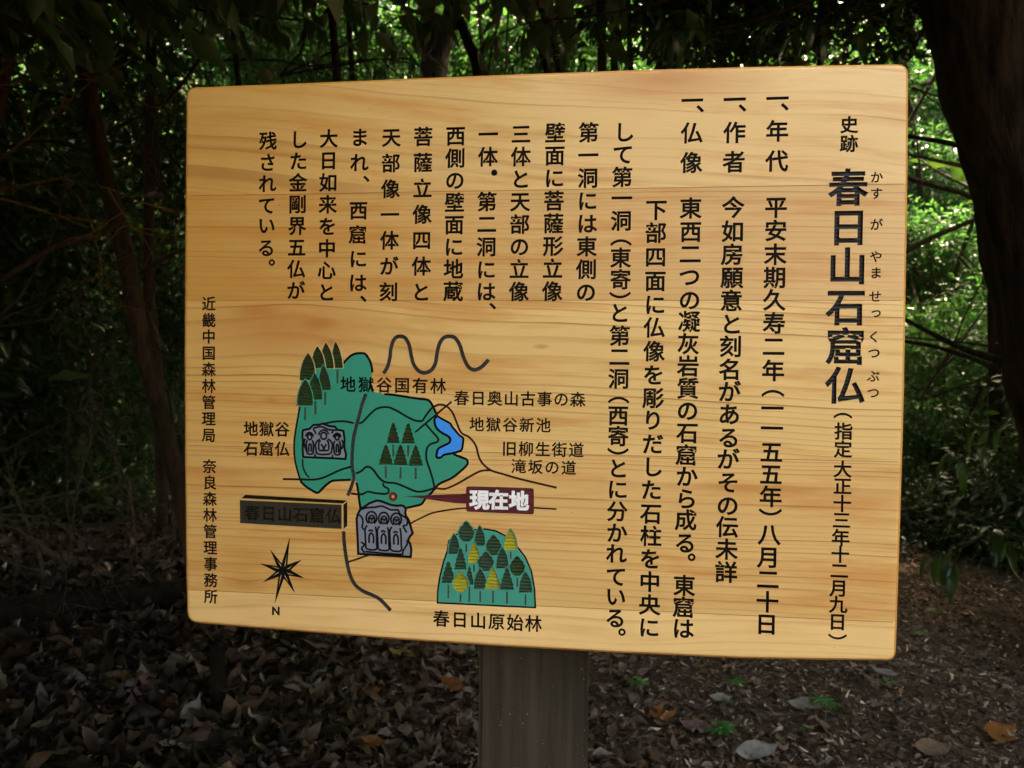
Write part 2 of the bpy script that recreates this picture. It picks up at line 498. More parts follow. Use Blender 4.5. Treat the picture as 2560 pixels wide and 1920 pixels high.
# ---- the inscription
D = 0.0022
run('furigana', 'small phonetic characters beside the title', [
    ('か', 2191.7, 442.9), ('す', 2191, 483.4), ('が', 2191, 561.3), ('や', 2189.8, 641.5), ('ま', 2189.8, 682),
    ('せ', 2188.2, 740.8), ('っ', 2190, 780), ('く', 2185, 841.7), ('つ', 2185, 882.3), ('ぶ', 2183.2, 940.4), ('つ', 2183.2, 981.6)], 31, 0.0016, wt=0.012)
run('title_prefix', 'two medium black characters above the title', [('史', 2123, 311.7), ('跡', 2122.3, 358.8)], 44, wt=0.020)
run('title', 'six large bold black characters of the title', [
    ('春', 2120.3, 468), ('日', 2121, 567.5), ('山', 2118.4, 664.5), ('石', 2114.9, 766.8), ('窟', 2113.8, 865.5), ('仏', 2112.7, 963.2)], 97, 0.0036, 'title', 0.015)
run('designation_date', 'small characters below the title giving the date in brackets', [
    ('（', 2107.2, 1039.2), ('指', 2109, 1078), ('定', 2107.6, 1122.6), ('大', 2106.5, 1172.6), ('正', 2106.5, 1215.2), ('十', 2105.4, 1258.6),
    ('三', 2103.9, 1300.5), ('年', 2101.7, 1344.2), ('十', 2100.6, 1385.7), ('二', 2098.3, 1426.5), ('月', 2096.5, 1470.3), ('九', 2095.4, 1511), ('日', 2093.5, 1554.4), ('）', 2093.5, 1591.5)], 45)
run('text_column', 'column of text about the date', [
    ('一', 1943.6, 246.1), ('、', 1962, 267.3), ('年', 1942.9, 327.1), ('代', 1942, 402.3), ('平', 1940.2, 518), ('安', 1939.4, 576), ('末', 1938.2, 635.7),
    ('期', 1937, 693.6), ('久', 1935.9, 749.6), ('寿', 1935.2, 807.5), ('二', 1934.1, 865.7), ('年', 1933, 926.1), ('（', 1932.3, 983.6), ('一', 1930.8, 1020.7),
    ('一', 1929.7, 1070.7), ('五', 1928.6, 1130), ('五', 1927.4, 1185.6), ('年', 1926.7, 1241.2), ('）', 1925.6, 1280), ('八', 1923, 1335.7), ('月', 1921, 1393.2),
    ('二', 1920, 1448), ('十', 1918.5, 1504.4), ('日', 1916.3, 1560)], 56)
run('text_column', 'column of text about the maker', [
    ('一', 1836.8, 248.8), ('、', 1856, 270), ('作', 1836, 331), ('者', 1834.8, 404.3), ('今', 1832.9, 518), ('如', 1831.7, 577.9), ('房', 1830.6, 635.7),
    ('願', 1829.8, 693.6), ('意', 1828.3, 751.5), ('と', 1828.5, 810), ('刻', 1826.6, 866), ('名', 1824.8, 923.5), ('が', 1823.6, 978.8), ('あ', 1822.9, 1035.5),
    ('る', 1821.8, 1094), ('が', 1820.3, 1147.8), ('そ', 1820.5, 1206), ('の', 1819.2, 1263.4), ('伝', 1818, 1317.2), ('未', 1816.6, 1372.8), ('詳', 1815.5, 1430.2)], 56)
run('text_column', 'column of text about the statues', [
    ('一', 1730.7, 251.1), ('、', 1750.3, 272), ('仏', 1729.5, 332), ('像', 1728, 406.2), ('東', 1726.8, 520), ('西', 1726.8, 578.7), ('二', 1725.6, 634.6),
    ('つ', 1724, 691.7), ('の', 1724, 749.6), ('凝', 1722.8, 803.8), ('灰', 1721, 859.4), ('岩', 1720.2, 915), ('質', 1719.8, 970.6), ('の', 1719, 1026.2),
    ('石', 1718.4, 1081.8), ('窟', 1716, 1137.4), ('か', 1717, 1191), ('ら', 1716, 1246.7), ('成', 1714.3, 1299.4), ('る', 1712.8, 1357.2), ('。', 1729, 1393.2),
    ('東', 1710.6, 1463.6), ('窟', 1709, 1518), ('は', 1708, 1571)], 55)
run('text_column', 'indented column of text beside the statues column', [
    ('下', 1640.9, 524.4), ('部', 1639.8, 581.6), ('四', 1639, 642), ('面', 1638.3, 702), ('に', 1637.5, 761.2), ('仏', 1635.7, 818.6), ('像', 1635, 878),
    ('を', 1633.8, 937.2), ('彫', 1633, 994.7), ('り', 1632, 1050.3), ('だ', 1632, 1109.6), ('し', 1631.4, 1167), ('た', 1628.3, 1224.5), ('石', 1627.5, 1283.8),
    ('柱', 1627.2, 1340), ('を', 1625.7, 1396.9), ('中', 1624.6, 1454.3), ('央', 1623.8, 1511.8), ('に', 1622.7, 1568.5)], 54)
run('text_column', 'longest column of text with two bracketed words', [
    ('し', 1560.6, 330), ('て', 1557.5, 386), ('第', 1555.7, 442.2), ('一', 1554.6, 495.2), ('洞', 1553, 551.7), ('（', 1552.4, 606.6), ('東', 1551.6, 644),
    ('寄', 1551.2, 698.2), ('）', 1550, 737.4), ('と', 1548.6, 782.3), ('第', 1549.3, 839), ('二', 1548.6, 891.6), ('洞', 1546.7, 946.5), ('（', 1546.7, 1000.3),
    ('西', 1545.6, 1038.5), ('寄', 1545.6, 1090.3), ('）', 1544.9, 1128.2), ('と', 1544.9, 1170.8), ('に', 1544, 1223.5), ('分', 1543, 1278.2), ('か', 1542.3, 1332),
    ('れ', 1540.4, 1383.9), ('て', 1540.4, 1441.3), ('い', 1539.3, 1491.4), ('る', 1538.2, 1545.1), ('。', 1554.9, 1580.4)], 53)
run('text_column', 'eight character column of text', [('第一洞には東側の', 1471.6, 330.8, 1464.9, 730)], 52)
run('text_column', 'eight character column of text', [('壁面に菩薩形立像', 1387.9, 331.9, 1380.4, 728)], 52)
run('text_column', 'eight character column of text', [('三体と天部の立像', 1302.7, 335, 1297, 728.8)], 51)
run('text_column', 'column of text with a filled full stop', [('一', 1220.5, 335.6), ('体', 1219.7, 391.7), ('第', 1217.5, 503.8), ('二', 1216.8, 560), ('洞', 1216, 616.7),
    ('に', 1215.6, 673.9), ('は', 1214.9, 728.8), ('、', 1231.7, 765.4)], 51)
k = part(('char', 'stop'), 'character', None, ('run', ncol))
cst = b(1235.4, 431.7); rst = px_size(8.0, cst)
add_shape('odd', [np.array([cst + rst * np.array((math.cos(a), math.sin(a))) for a in np.linspace(0, 2 * math.pi, 14, endpoint=False)])], k, D, 'black')
run('text_column', 'eight character column of text', [('西側の壁面に地蔵', 1139, 339.4, 1132.7, 728)], 51)
run('text_column', 'seven character column of text', [('菩薩立像四体と', 1057.9, 341.3, 1052.3, 730)], 50)
run('text_column', 'seven character column of text', [('天部像一体が刻', 978.3, 343.3, 971.4, 729.6)], 49)
run('text_column', 'column of text with two commas', [('ま', 899, 343.3), ('れ', 898, 406.3), ('、', 916, 447.1), ('西', 896.2, 525.8), ('窟', 894.4, 586.3), ('に', 895.5, 646.8), ('は', 894.4, 706.9), ('、', 908.4, 747)], 48.5)
run('text_column', 'eight character column of text', [('大日如来を中心と', 822, 346.1, 815.8, 730.6)], 48)
run('text_column', 'eight character column of text', [('した金剛界五仏が', 747, 348.6, 739.6, 726.1)], 48)
run('text_column', 'last column of the main text', [('残', 670, 352), ('さ', 669, 406.3), ('れ', 668.3, 458.7), ('て', 667.2, 513.6), ('い', 666.5, 563.6), ('る', 665.5, 619.5), ('。', 679.5, 656.2)], 47)
run('signature_column', 'column of smaller characters along the left edge', [('近畿中国森林管理局', 521.9, 759.3, 521.9, 1087.6), ('奈良森林管理事務所', 523.9, 1165.7, 527, 1491)], 37, 0.0018, wt=0.014)

# ---- the map
mp = part('map', 'regional_map', 'green painted map area with black outline')
OUT = [(195,770),(205,560),(230,380),(300,300),(400,300),(500,330),(600,380),(620,352),(680,290),(720,262),(760,250),(800,248),(840,255),(868,290),(890,330),(905,380),(910,430),(905,500),
       (905,570),(925,630),(1030,652),(1130,662),(1250,680),(1360,697),(1460,710),(1500,755),(1530,820),(1552,862),(1640,920),(1700,1240),(1740,1255),(1800,1280),(1845,1300),(1850,1345),
       (1800,1400),(1700,1480),(1590,1530),(1545,1565),(1520,1600),(1475,1650),(1440,1700),(1385,1745),(1290,1760),(1250,1774),(1150,1850),(960,1850),(800,1784),(790,1718),(775,1640),(752,1521),
       (740,1500),(700,1500),(620,1502),(560,1505),(510,1512),(460,1548),(420,1585),(370,1628),(310,1600),(250,1560),(200,1520),(170,1400),(145,1280),(140,1130),(165,960),(185,850)]
poly(OUT, Z1, mp, 0.0, 'green')
_oc = [0]
def ogroove(pts, zoom, width):
    _oc[0] += 1
    groove(pts, zoom, width, part(('outline', _oc[0]), 'outline_groove', None, mp), D, 'outline')
OW = 5.0
ogroove([(622,352),(680,290),(720,262),(760,250),(800,248),(840,255),(868,290),(890,330),(905,380),(912,440)], Z1, OW)
ogroove([(905,560),(925,625)], Z1, OW * 0.5)
ogroove([(1030,652),(1130,662),(1250,680),(1360,697),(1460,710),(1500,755),(1530,820),(1552,862)], Z1, OW)
ogroove([(1710,1240),(1740,1258),(1800,1280),(1845,1302),(1850,1345),(1800,1400),(1700,1480),(1590,1530),(1545,1565),(1525,1600)], Z1, OW)
ogroove([(890,85),(870,120),(800,190),(765,238),(700,258),(620,275)], Z4, OW)
ogroove([(122,25),(140,110),(150,200),(165,285)], Z4, OW)
ogroove([(700,1500),(620,1502),(560,1505),(510,1512),(460,1548),(420,1585),(370,1628),(310,1600),(250,1560),(205,1515)], Z1, OW)
ogroove([(205,1515),(170,1400),(145,1280),(140,1130),(160,980),(182,860),(195,775)], Z1, OW * 0.8)
lk = part('lake', 'lake', 'bright blue pond with black outline', mp)
LAKE = [(1550,868),(1585,890),(1640,920),(1680,942),(1695,970),(1725,1005),(1770,1058),(1808,1088),(1806,1140),(1795,1200),(1760,1222),(1700,1238),(1640,1248),(1610,1258),(1585,1280),(1548,1277),(1548,1235),(1565,1190),
        (1620,1160),(1668,1135),(1682,1100),(1660,1070),(1610,1042),(1565,1010),(1535,970),(1525,915),(1535,885)]
poly(LAKE, Z1, lk, 0.0006, 'blue', True)
groove(LAKE, Z1, 4.8, lk, D, 'outline', closed=True, n=3)
def line(name, pts, zoom, width, mat, parent=mp, smooth=True, depth=D, n=4):
    global ncol
    ncol += 1
    groove(pts, zoom, width, part(('line', ncol), name, None, parent), depth, mat, smooth, n=n)
line('stream_groove', [(780,940),(820,925),(880,860),(950,800),(1020,782),(1080,785),(1160,820),(1260,880),(1340,915),(1405,920)], Z1, 4.2, 'darkline')
line('stream_groove', [(728,940),(640,922),(530,925),(440,945),(350,968)], Z1, 4.2, 'darkline')
line('path_groove', [(1405,920),(1440,865),(1500,790),(1540,768)], Z1, 4.2, 'darkline')
line('path_groove', [(1540,768),(1575,756),(1640,770),(1700,830),(1740,920),(1770,1000),(1800,1043),(1870,1080),(1933,1160),(1963,1270),(2003,1340),(2083,1405),(2193,1440),(2393,1497),(2733,1577)], Z1, 4.4, 'brown')
line('path_groove', [(740,1405),(650,1410),(560,1450),(440,1520),(340,1570),(270,1590),(190,1578)], Z2, 4.4, 'brown')
line('path_groove', [(1530,1578),(1430,1610),(1350,1615),(1260,1580),(1150,1535),(1040,1522),(980,1480),(930,1410),(890,1375),(850,1372),(800,1415),(748,1437)], Z1, 4.4, 'darkline')
line('path_groove', [(700,1370),(600,1400),(500,1445),(420,1480),(330,1498),(200,1495),(30,1492)], Z1, 4.4, 'darkline')
line('path_groove', [(1440,950),(1500,1020),(1560,1090),(1550,1125),(1480,1150),(1450,1200),(1445,1290),(1480,1400),(1510,1500),(1528,1590)], Z1, 4.2, 'darkline')
line('path_groove', [(225,1295),(225,1360),(250,1430),(290,1478)], Z1, 3.4, 'darkline')
line('path_groove', [(1740,35),(1752,75),(1800,100),(1802,140),(1760,160),(1650,150),(1560,135),(1490,165),(1370,155)], Z3, 4.2, 'darkline')
line('river_groove', [(850,652),(815,740),(780,870),(750,980),(725,1100),(712,1250),(712,1370),(725,1440),(725,1500),(700,1580),(668,1655)], Z1, 7.4, 'road')
line('road_groove', [(1020,450),(1060,385),(1085,290),(1095,200),(1125,115),(1175,82),(1235,98),(1275,170),(1295,270),(1320,360),(1370,425),(1430,443),(1495,415),(1535,345),(1550,250),(1575,155),(1615,98),(1670,82),(1728,98),(1775,170),(1808,280),(1850,370),(1893,408),(1940,410),(1995,380),(2060,312)], Z1, 8.2, 'road', None, n=5)
line('road_groove', [(1285,590),(1290,700),(1308,850),(1335,1000),(1370,1120),(1425,1215),(1510,1280),(1620,1328),(1700,1372),(1765,1435),(1828,1505)], Z3, 8.0, 'road', None, n=5)
line('road_groove', [(1342,943),(1460,905),(1600,855)], Z3, 4.0, 'goldline', None)
line('road_groove', [(210,548),(250,523),(320,488),(400,452),(500,430),(600,415),(700,407)], Z8, 3.6, 'goldline', None)
line('road_groove', [(1262,404),(1460,416)], Z8, 3.6, 'goldline', None, False)
line('pointer_groove', [(1335,1030),(1540,856)], Z1, 4.0, 'darkline', None, False)
line('pointer_groove', [(1540,856),(1695,727)], Z1, 4.4, 'brown', None, False)
# carved trees: bullet, fir and bush outlines in a unit box
def shp(kind, cx, top, bot, hw, lean=0):
    P = []
    if kind == 'bullet':
        prof = [(0.0,0.0),(0.05,0.14),(0.14,0.34),(0.28,0.60),(0.45,0.80),(0.65,0.94),(0.85,1.0),(1.0,0.98)]
    elif kind == 'fir':
        prof = [(0.0,0.0),(0.09,0.20),(0.15,0.33),(0.20,0.24),(0.30,0.44),(0.36,0.54),(0.40,0.42),(0.50,0.62),(0.57,0.74),(0.61,0.60),(0.72,0.80),(0.80,0.92),(0.84,0.78),(0.93,0.92),(1.0,1.0)]
    else:
        prof = [(0.0,0.0),(0.05,0.22),(0.12,0.36),(0.18,0.40),(0.26,0.66),(0.34,0.82),(0.40,0.78),(0.48,0.96),(0.58,1.0),(0.66,0.88),(0.74,0.90),(0.84,0.78),(0.90,0.60),(0.96,0.44),(1.0,0.40)]
    for t, wdt in prof: P.append((cx + hw * wdt + lean * t, top + (bot - top) * t))
    for t, wdt in reversed(prof[1:]): P.append((cx - hw * wdt + lean * t, top + (bot - top) * t))
    return P
ntree = 0
def ctree(kind, cx, top, bot, hw, mat, trunk, zoom, parent, rim=None, lean=0, tw=10, label=None):
    global ntree
    ntree += 1
    k = part(('tree', ntree), 'carved_tree', label, parent)
    if trunk:
        poly([(cx + lean - tw, bot + 18), (cx + lean + tw, bot + 18), (cx + lean + tw, trunk), (cx + lean - tw, trunk)], zoom, k, 0.0016, 'trunk')
    if rim: poly(shp(kind, cx, top - 13, bot + 4, hw + 11, lean), zoom, parent, 0.0, rim)
    poly(shp(kind, cx, top, bot, hw, lean), zoom, k, 0.0026, mat)
rel1 = part('relief1', 'stone_relief', 'grey stone slab with a seated figure between two standing ones', mp)
for a in [('bullet',548,132,395,52,'fir',550,28),('bullet',452,142,400,62,'fir',None,26),('bullet',368,180,400,64,'fir',None,20),('bullet',278,245,515,76,'fir',None,0)]:
    ctree(a[0], a[1], a[2], a[3], a[4], a[5], a[6], Z1, mp, 'creamline', a[7] - 8)
for a in [('bullet',425,365,612,56,'fir',760,22),('bullet',342,448,705,66,'fir',855,8),('bullet',250,508,765,76,'fir',912,-2)]:
    ctree(a[0], a[1], a[2], a[3], a[4], a[5], a[6], Z1, mp, 'green', a[7])
for cx, tp, bt, hw, tr in [(1118,930,1135,66,1270),(1265,935,1140,68,1272),(1045,1150,1350,72,1480),(1190,1150,1355,72,1488),(1340,1155,1360,72,1492)]:
    ctree('fir', cx, tp, bt, hw, 'fir', tr, Z1, mp, None)
# stone reliefs
R1 = [(190,780),(350,745),(440,650),(600,640),(700,610),(760,640),(880,680),(1010,690),(1070,770),(1230,800),(1240,900),(1260,1020),(1250,1180),(1262,1270),(1300,1420),(1280,1530),(960,1510),(190,1480),(172,1300),(180,1050),(165,950),(170,820)]
poly(R1, Z5, rel1, 0.0, 'grey')
def arc(cx, cy, rx, ry, a0, a1, n=8):
    return [(cx + rx * math.cos(R(a)), cy - ry * math.sin(R(a))) for a in np.linspace(a0, a1, n)]
g1 = part('rl1', 'relief_groove', None, rel1)
groove(R1, Z5, 4.6, g1, D, 'outline', False, closed=True)
for L_ in [[(440,740),(620,690),(740,720),(850,770),(1010,780),(1070,790)], arc(718,930,130,150,15,175,9), arc(718,930,75,88,0,360,12),
           arc(350,970,100,125,10,170,8), arc(355,960,55,65,0,360,10), arc(1065,990,100,125,10,170,8), arc(1065,975,52,62,0,360,10),
           [(620,1010),(540,1080),(500,1180),(520,1300)], [(820,1010),(900,1060),(945,1160),(920,1300)], [(640,1040),(590,1120),(590,1290)], [(800,1040),(845,1120),(850,1290)],
           [(520,1300),(540,1380),(640,1410),(800,1410),(900,1380),(930,1300)], [(590,1310),(850,1310)], [(650,1140),(700,1220),(740,1290)], [(790,1140),(740,1220),(700,1290)],
           [(300,1040),(265,1120),(275,1250),(300,1390),(430,1390),(450,1250),(450,1120),(420,1040)], [(1010,1060),(975,1150),(985,1300),(1010,1410),(1130,1410),(1150,1280),(1150,1150),(1120,1060)],
           [(335,1350),(335,1180),(360,1140),(395,1180),(395,1350)], [(1045,1370),(1045,1200),(1070,1150),(1100,1200),(1100,1370)], [(240,1000),(205,1100),(240,1240),(290,1360)],
           [(490,1400),(490,1490)], [(945,1420),(945,1505)], [(1180,1030),(1225,1130),(1180,1280)], [(440,760),(500,830),(505,890)], [(960,800),(930,870)]]:
    groove(L_, Z5, 3.9, g1, D * 0.9, 'outline', True, n=3)
rel2 = part('relief2', 'stone_relief', 'grey stone slab with three standing figures side by side')
R2 = [(215,345),(330,270),(450,190),(600,130),(660,115),(760,135),(900,190),(1020,235),(1170,255),(1270,240),(1350,270),(1400,330),(1380,420),(1400,520),(1460,600),(1510,740),(1540,850),(1575,965),(1500,1050),(1455,1150),(1510,1240),(1540,1400),(1520,1580),(900,1545),(160,1500),(145,1100),(120,600),(150,470)]
poly(R2, Z6, rel2, 0.0, 'grey')
g2 = part('rl2', 'relief_groove', None, rel2)
groove(R2, Z6, 5.0, g2, D, 'outline', False, closed=True)
LL = [[(230,350),(380,305),(600,290),(760,260),(900,310),(1020,360),(1190,365),(1240,460),(1400,570),(1440,640),(1420,750),(1330,780),(1380,880),(1420,950)],
      [(180,480),(270,580),(280,720),(260,800),(310,880)], [(230,1190),(320,1260),(250,1360),(330,1470)], [(1420,1150),(1440,1230),(1380,1330),(1320,1430),(1310,1530)], [(340,1440),(700,1475),(1290,1520)]]
for i, cx in enumerate((505, 825, 1145)):
    dy = i * 20
    LL += [arc(cx, 570 + dy, 135, 165, -60, 240, 12), arc(cx + 5, 600 + dy, 78, 95, 0, 360, 12),
           [(cx - 110, 760 + dy), (cx - 165, 860 + dy), (cx - 160, 1050 + dy), (cx - 150, 1220 + dy), (cx - 120, 1370 + dy), (cx + 120, 1385 + dy), (cx + 130, 1200 + dy), (cx + 125, 950 + dy), (cx + 100, 790 + dy)],
           [(cx - 60, 580 + dy), (cx + 65, 582 + dy)], [(cx + 5, 580 + dy), (cx + 5, 650 + dy)],
           [(cx - 60, 1220 + dy), (cx - 60, 1040 + dy), (cx - 10, 960 + dy), (cx + 50, 1040 + dy), (cx + 50, 1230 + dy)], [(cx - 75, 910 + dy), (cx - 20, 885 + dy), (cx + 45, 915 + dy)]]
for L_ in LL: groove(L_, Z6, 3.9, g2, D * 0.9, 'outline', True, n=3)
# forest emblem
em = part('emblem', 'forest_emblem', 'teal dome filled with carved trees')
DOME = [(922,1213),(925,1100),(945,960),(985,800),(1020,700),(1035,600),(1100,545),(1180,510),(1290,492),(1400,485),(1500,503),(1590,550),(1700,645),(1790,760),(1850,900),(1882,1080),(1890,1260)]
poly(DOME, Z4, em, 0.0, 'teal')
emo = part('emblem_outline', 'outline_groove', None, em)
groove(DOME, Z4, 3.4, emo, D, 'outline', False, closed=True)
for a in [('bush',1207,410,610,80,'firg',712),('bullet',1340,450,650,54,'firg',None),('bush',1475,540,742,80,'firg',None),('bullet',1645,485,690,62,'yellow',782),('bullet',1088,530,730,56,'firg',None),
          ('fir',1150,665,882,64,'firg',None),('bullet',1283,618,822,56,'yellow',905),('bush',1400,705,900,82,'firg',None),('bullet',1563,665,872,60,'firg',None),('bush',1710,750,945,78,'fir',1055),
          ('fir',1238,850,1035,46,'firg',1205),('fir',1030,800,1018,72,'firg',1165),('bush',1150,905,1105,80,'yellow',1202),('bullet',1345,875,1078,62,'firg',1202),('fir',1470,858,1078,80,'yellow',1215),
          ('fir',1608,860,1085,74,'firg',1222),('bullet',1792,905,1112,64,'firg',1238)]:
    ctree(a[0], a[1], a[2], a[3], a[4], a[5], a[6], Z4, em, 'teal', tw=9)
# callout, dot
ca = part('callout', 'callout', 'maroon callout with a long pointer and white lettering')
poly([(705,222),(985,229),(1255,238),(1268,250),(1270,350),(1269,448),(1258,461),(980,450),(708,438),(694,425),(693,370),(600,365),(460,345),(330,325),(180,306),(330,300),(460,294),(600,288),(694,283),(694,235)], Z8, ca, 0.0022, 'maroon')
run('callout_lettering', 'three rounded white characters meaning current location', [('現', 1198.5, 1249), ('在', 1246.5, 1249.8), ('地', 1297.5, 1251.9)], 50, 0.0, 'white', 0.034, parent='callout')
dt = part('dot', 'location_dot', 'dark red dot with a pale centre', mp)
poly(arc(1855,190,52,54,0,360,19)[:-1], Z3, dt, 0.0026, 'dotred')
poly(arc(1852,192,17,18,0,360,11)[:-1], Z3, dt, 0.0010, 'dotlight')
# the block drawn in perspective
npk = part('plate', 'name_block', 'dark carved block drawn in perspective with the cave name')
poly([(90,232),(1262,285),(1262,564),(95,498)], Z3, npk, 0.0022, 'plate')
poly([(105,210),(155,170),(1325,235),(1278,272)], Z3, npk, 0.0022, 'plate2')
poly([(1284,284),(1328,246),(1328,528),(1286,562)], Z3, npk, 0.0022, 'plate2')
poly([(90,219),(1278,275),(1278,282),(1262,282),(92,229)], Z3, npk, 0.0, 'creamline')
poly([(1267,281),(1279,280),(1279,562),(1267,564)], Z3, npk, 0.0, 'creamline')
run('block_lettering', 'six dark characters cut into the block', [('春日山石窟仏', 629, 1283, 831.7, 1291)], 40, 0.0036, 'plate2', 0.016, parent='plate')
# compass
cp = part('compass', 'compass_rose', 'eight pointed black compass star')
C0 = np.array((588, 1045.)); tips = [np.array(t, float) for t in [(665,660),(810,915),(842,1135),(725,1302),(492,1432),(350,1182),(320,962),(438,798)]]
star = []
for i in range(8):
    t = tips[i]; t2 = tips[(i + 1) % 8]
    d1 = (t - C0) / np.linalg.norm(t - C0); d2 = (t2 - C0) / np.linalg.norm(t2 - C0)
    star.append(tuple(t)); mdir = (d1 + d2); mdir /= np.linalg.norm(mdir)
    star.append(tuple(C0 + mdir * 88))
poly(star, Z3, cp, 0.0026, 'outline')
for i in range(8):
    t = tips[i]; L_ = np.linalg.norm(t - C0); d1 = (t - C0) / L_; nn = np.array((-d1[1], d1[0]))
    a0 = C0 + d1 * 48 + nn * 5; a1 = C0 + d1 * (L_ * 0.50) + nn * 5; a2 = C0 + d1 * 66 + nn * 15
    poly([tuple(a0), tuple(a1), tuple(a2)], Z3, cp, 0.0, 'creamline')
run('compass_letter', 'small letter N below the compass', [('N', 689.6, 1527.4)], 27, 0.0016, wt=0.045)
# the labels of the map
run('place_name', 'six characters across the top of the green map', [('地獄谷国有林', 870.1, 960.5, 1095.4, 964.8)], 41, wt=0.012)
run('place_name', 'eight characters right of the green map', [('春日奥山古事の森', 1153.9, 994.7, 1444.3, 998.5)], 39, wt=0.010)
run('place_name', 'five characters beside the blue pond', [('地獄谷新池', 1191.9, 1060.5, 1358.5, 1063)], 38, wt=0.010)
run('place_name', 'five characters above the brown path', [('旧柳生街道', 1273.4, 1121.3, 1440.5, 1125)], 39, wt=0.010)
run('place_name', 'four characters just above the brown path', [('滝坂の道', 1297, 1165.6, 1421.8, 1169.4)], 38, wt=0.010)
run('place_name', 'three characters left of the green map', [('地獄谷', 627.2, 1071.7, 705.5, 1073)], 39, wt=0.014)
run('place_name', 'three characters below those left of the map', [('石窟仏', 627.2, 1120.9, 705.5, 1122.3)], 39, wt=0.014)
run('place_name', 'six characters below the forest dome', [('春日山原始林', 1103.2, 1546.3, 1333.6, 1559)], 43, wt=0.012)

# ---------------------------------------------------------------- board outline
def fillet(p0, c, p1, n=5):
    return [tuple((1-t)**2 * np.array(p0) + 2*t*(1-t) * np.array(c) + t*t * np.array(p1)) for t in np.linspace(0, 1, n)]
edge_px = (fillet((462,240),(463,216),(486,215)) + [(700,207),(1000,194),(1300,182),(1640,170),(1900,163),(2100,159)] + fillet((2246,157),(2273,156),(2274,184)) +
           [(2273,400),(2270,600),(2267,780),(2263,1000),(2258,1180),(2251,1400)] + fillet((2243,1630),(2242,1655),(2220,1655)) +
           [(2000,1652),(1850,1649),(1520,1634),(1250,1619),(1000,1602),(700,1578)] + fillet((497,1561),(466,1559),(464,1532)) +
           [(461,1400),(458,1150),(457,900),(458,724),(460,450)])
OUTL = np.array([b(x, y) for x, y in edge_px])
W_, H_ = 0.9, 0.708
SEAMS = [BOARD_Z + H_ * (1 - f) for f in (0.200, 0.393, 0.663, 0.933)]
def plank_of(z):
    for i, s in enumerate(SEAMS):
        if z > s: return i
    return 4
def split_at_seams(P):
    out = []
    for i in range(len(P)):
        a, c = P[i], P[(i + 1) % len(P)]
        out.append(a)
        cuts = [(s - a[1]) / (c[1] - a[1]) for s in SEAMS if (a[1] - s) * (c[1] - s) < 0]
        for t in sorted(cuts): out.append(a + (c - a) * t)
    return np.array(out)
OUTL = split_at_seams(OUTL)
sgn = 1 if area(OUTL) > 0 else -1
RIM = 0.0058
INNER = offset(OUTL, -RIM * sgn)

# ---------------------------------------------------------------- triangulate the face once, then share it out
verts, edges, contours = [], [], []
def add_loop(p, s):
    k = len(verts); n_ = len(p)
    verts.extend([Vector((float(x), float(y))) for x, y in p])
    edges.extend([(k + i, k + (i + 1) % n_) for i in range(n_)])
    contours.append((np.asarray(p, float), s))
add_loop(INNER, -1)
for si, (rule, cs, key, depth, mat) in enumerate(SHAPES):
    for c in cs: add_loop(c, si)
for s in SEAMS:
    k = len(verts)
    verts += [Vector((-0.1, s)), Vector((1.0, s))]
    edges.append((k, k + 1))
vo, eo, fo, ov, oe, of = geometry.delaunay_2d_cdt(verts, edges, [], 0, 1e-6, False)
VO = np.array([(v.x, v.y) for v in vo])
CT = VO[np.array([list(f) for f in fo])].mean(1)
ordx = np.argsort(CT[:, 0]); CX = CT[ordx, 0]
inside = [dict() for _ in fo]
for p, s in contours:
    lo, hi = p.min(0), p.max(0)
    i0, i1 = np.searchsorted(CX, lo[0]), np.searchsorted(CX, hi[0])
    ids = ordx[i0:i1]
    ids = ids[(CT[ids, 1] > lo[1]) & (CT[ids, 1] < hi[1])]
    if not len(ids): continue
    q = CT[ids]; A0, B0 = p, np.roll(p, -1, 0)
    y = q[:, 1][:, None]
    c_ = (A0[:, 1] > y) != (B0[:, 1] > y)
    with np.errstate(divide='ignore', invalid='ignore'):
        xx = A0[:, 0] + (y - A0[:, 1]) * (B0[:, 0] - A0[:, 0]) / (B0[:, 1] - A0[:, 1])
    odd = (c_ & (q[:, 0][:, None] < xx)).sum(1) % 2 == 1
    for t in ids[odd]: inside[t][s] = inside[t].get(s, 0) + 1
sign = empty('information_sign', (0, 0, 0))
tag(sign, 'varnished wooden board on a dark post, carved with Japanese text and a painted map', 'sign')
class Acc:
    def __init__(s): s.v = []; s.f = []; s.m = []; s.mats = []; s.d = {}
    def vid(s, i, depth, co):
        k = (i, depth)
        r = s.d.get(k)
        if r is None:
            r = s.d[k] = len(s.v); s.v.append((co[0], depth, co[1]))
        return r
    def mat(s, m):
        if m not in s.mats: s.mats.append(m)
        return s.mats.index(m)
acc = {}
def A_(key):
    if key not in acc: acc[key] = Acc()
    return acc[key]
tri = []
emap = {}
for fi, f in enumerate(fo):
    cnt = inside[fi]
    if -1 not in cnt: continue
    best = -1
    for s, c_ in cnt.items():
        if s >= 0 and (SHAPES[s][0] == 'any' or c_ % 2 == 1) and s > best: best = s
    cz = sum(vo[i].y for i in f) / len(f)
    if best < 0:
        pi = plank_of(cz)
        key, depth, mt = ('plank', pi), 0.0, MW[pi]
    else:
        _, _, key, depth, mn = SHAPES[best]; mt = M[mn]
    ti = len(tri)
    tri.append((f, key, depth, mt))
    for j in range(len(f)):
        e = (f[j], f[(j + 1) % len(f)])
        emap.setdefault((min(e), max(e)), []).append(ti)
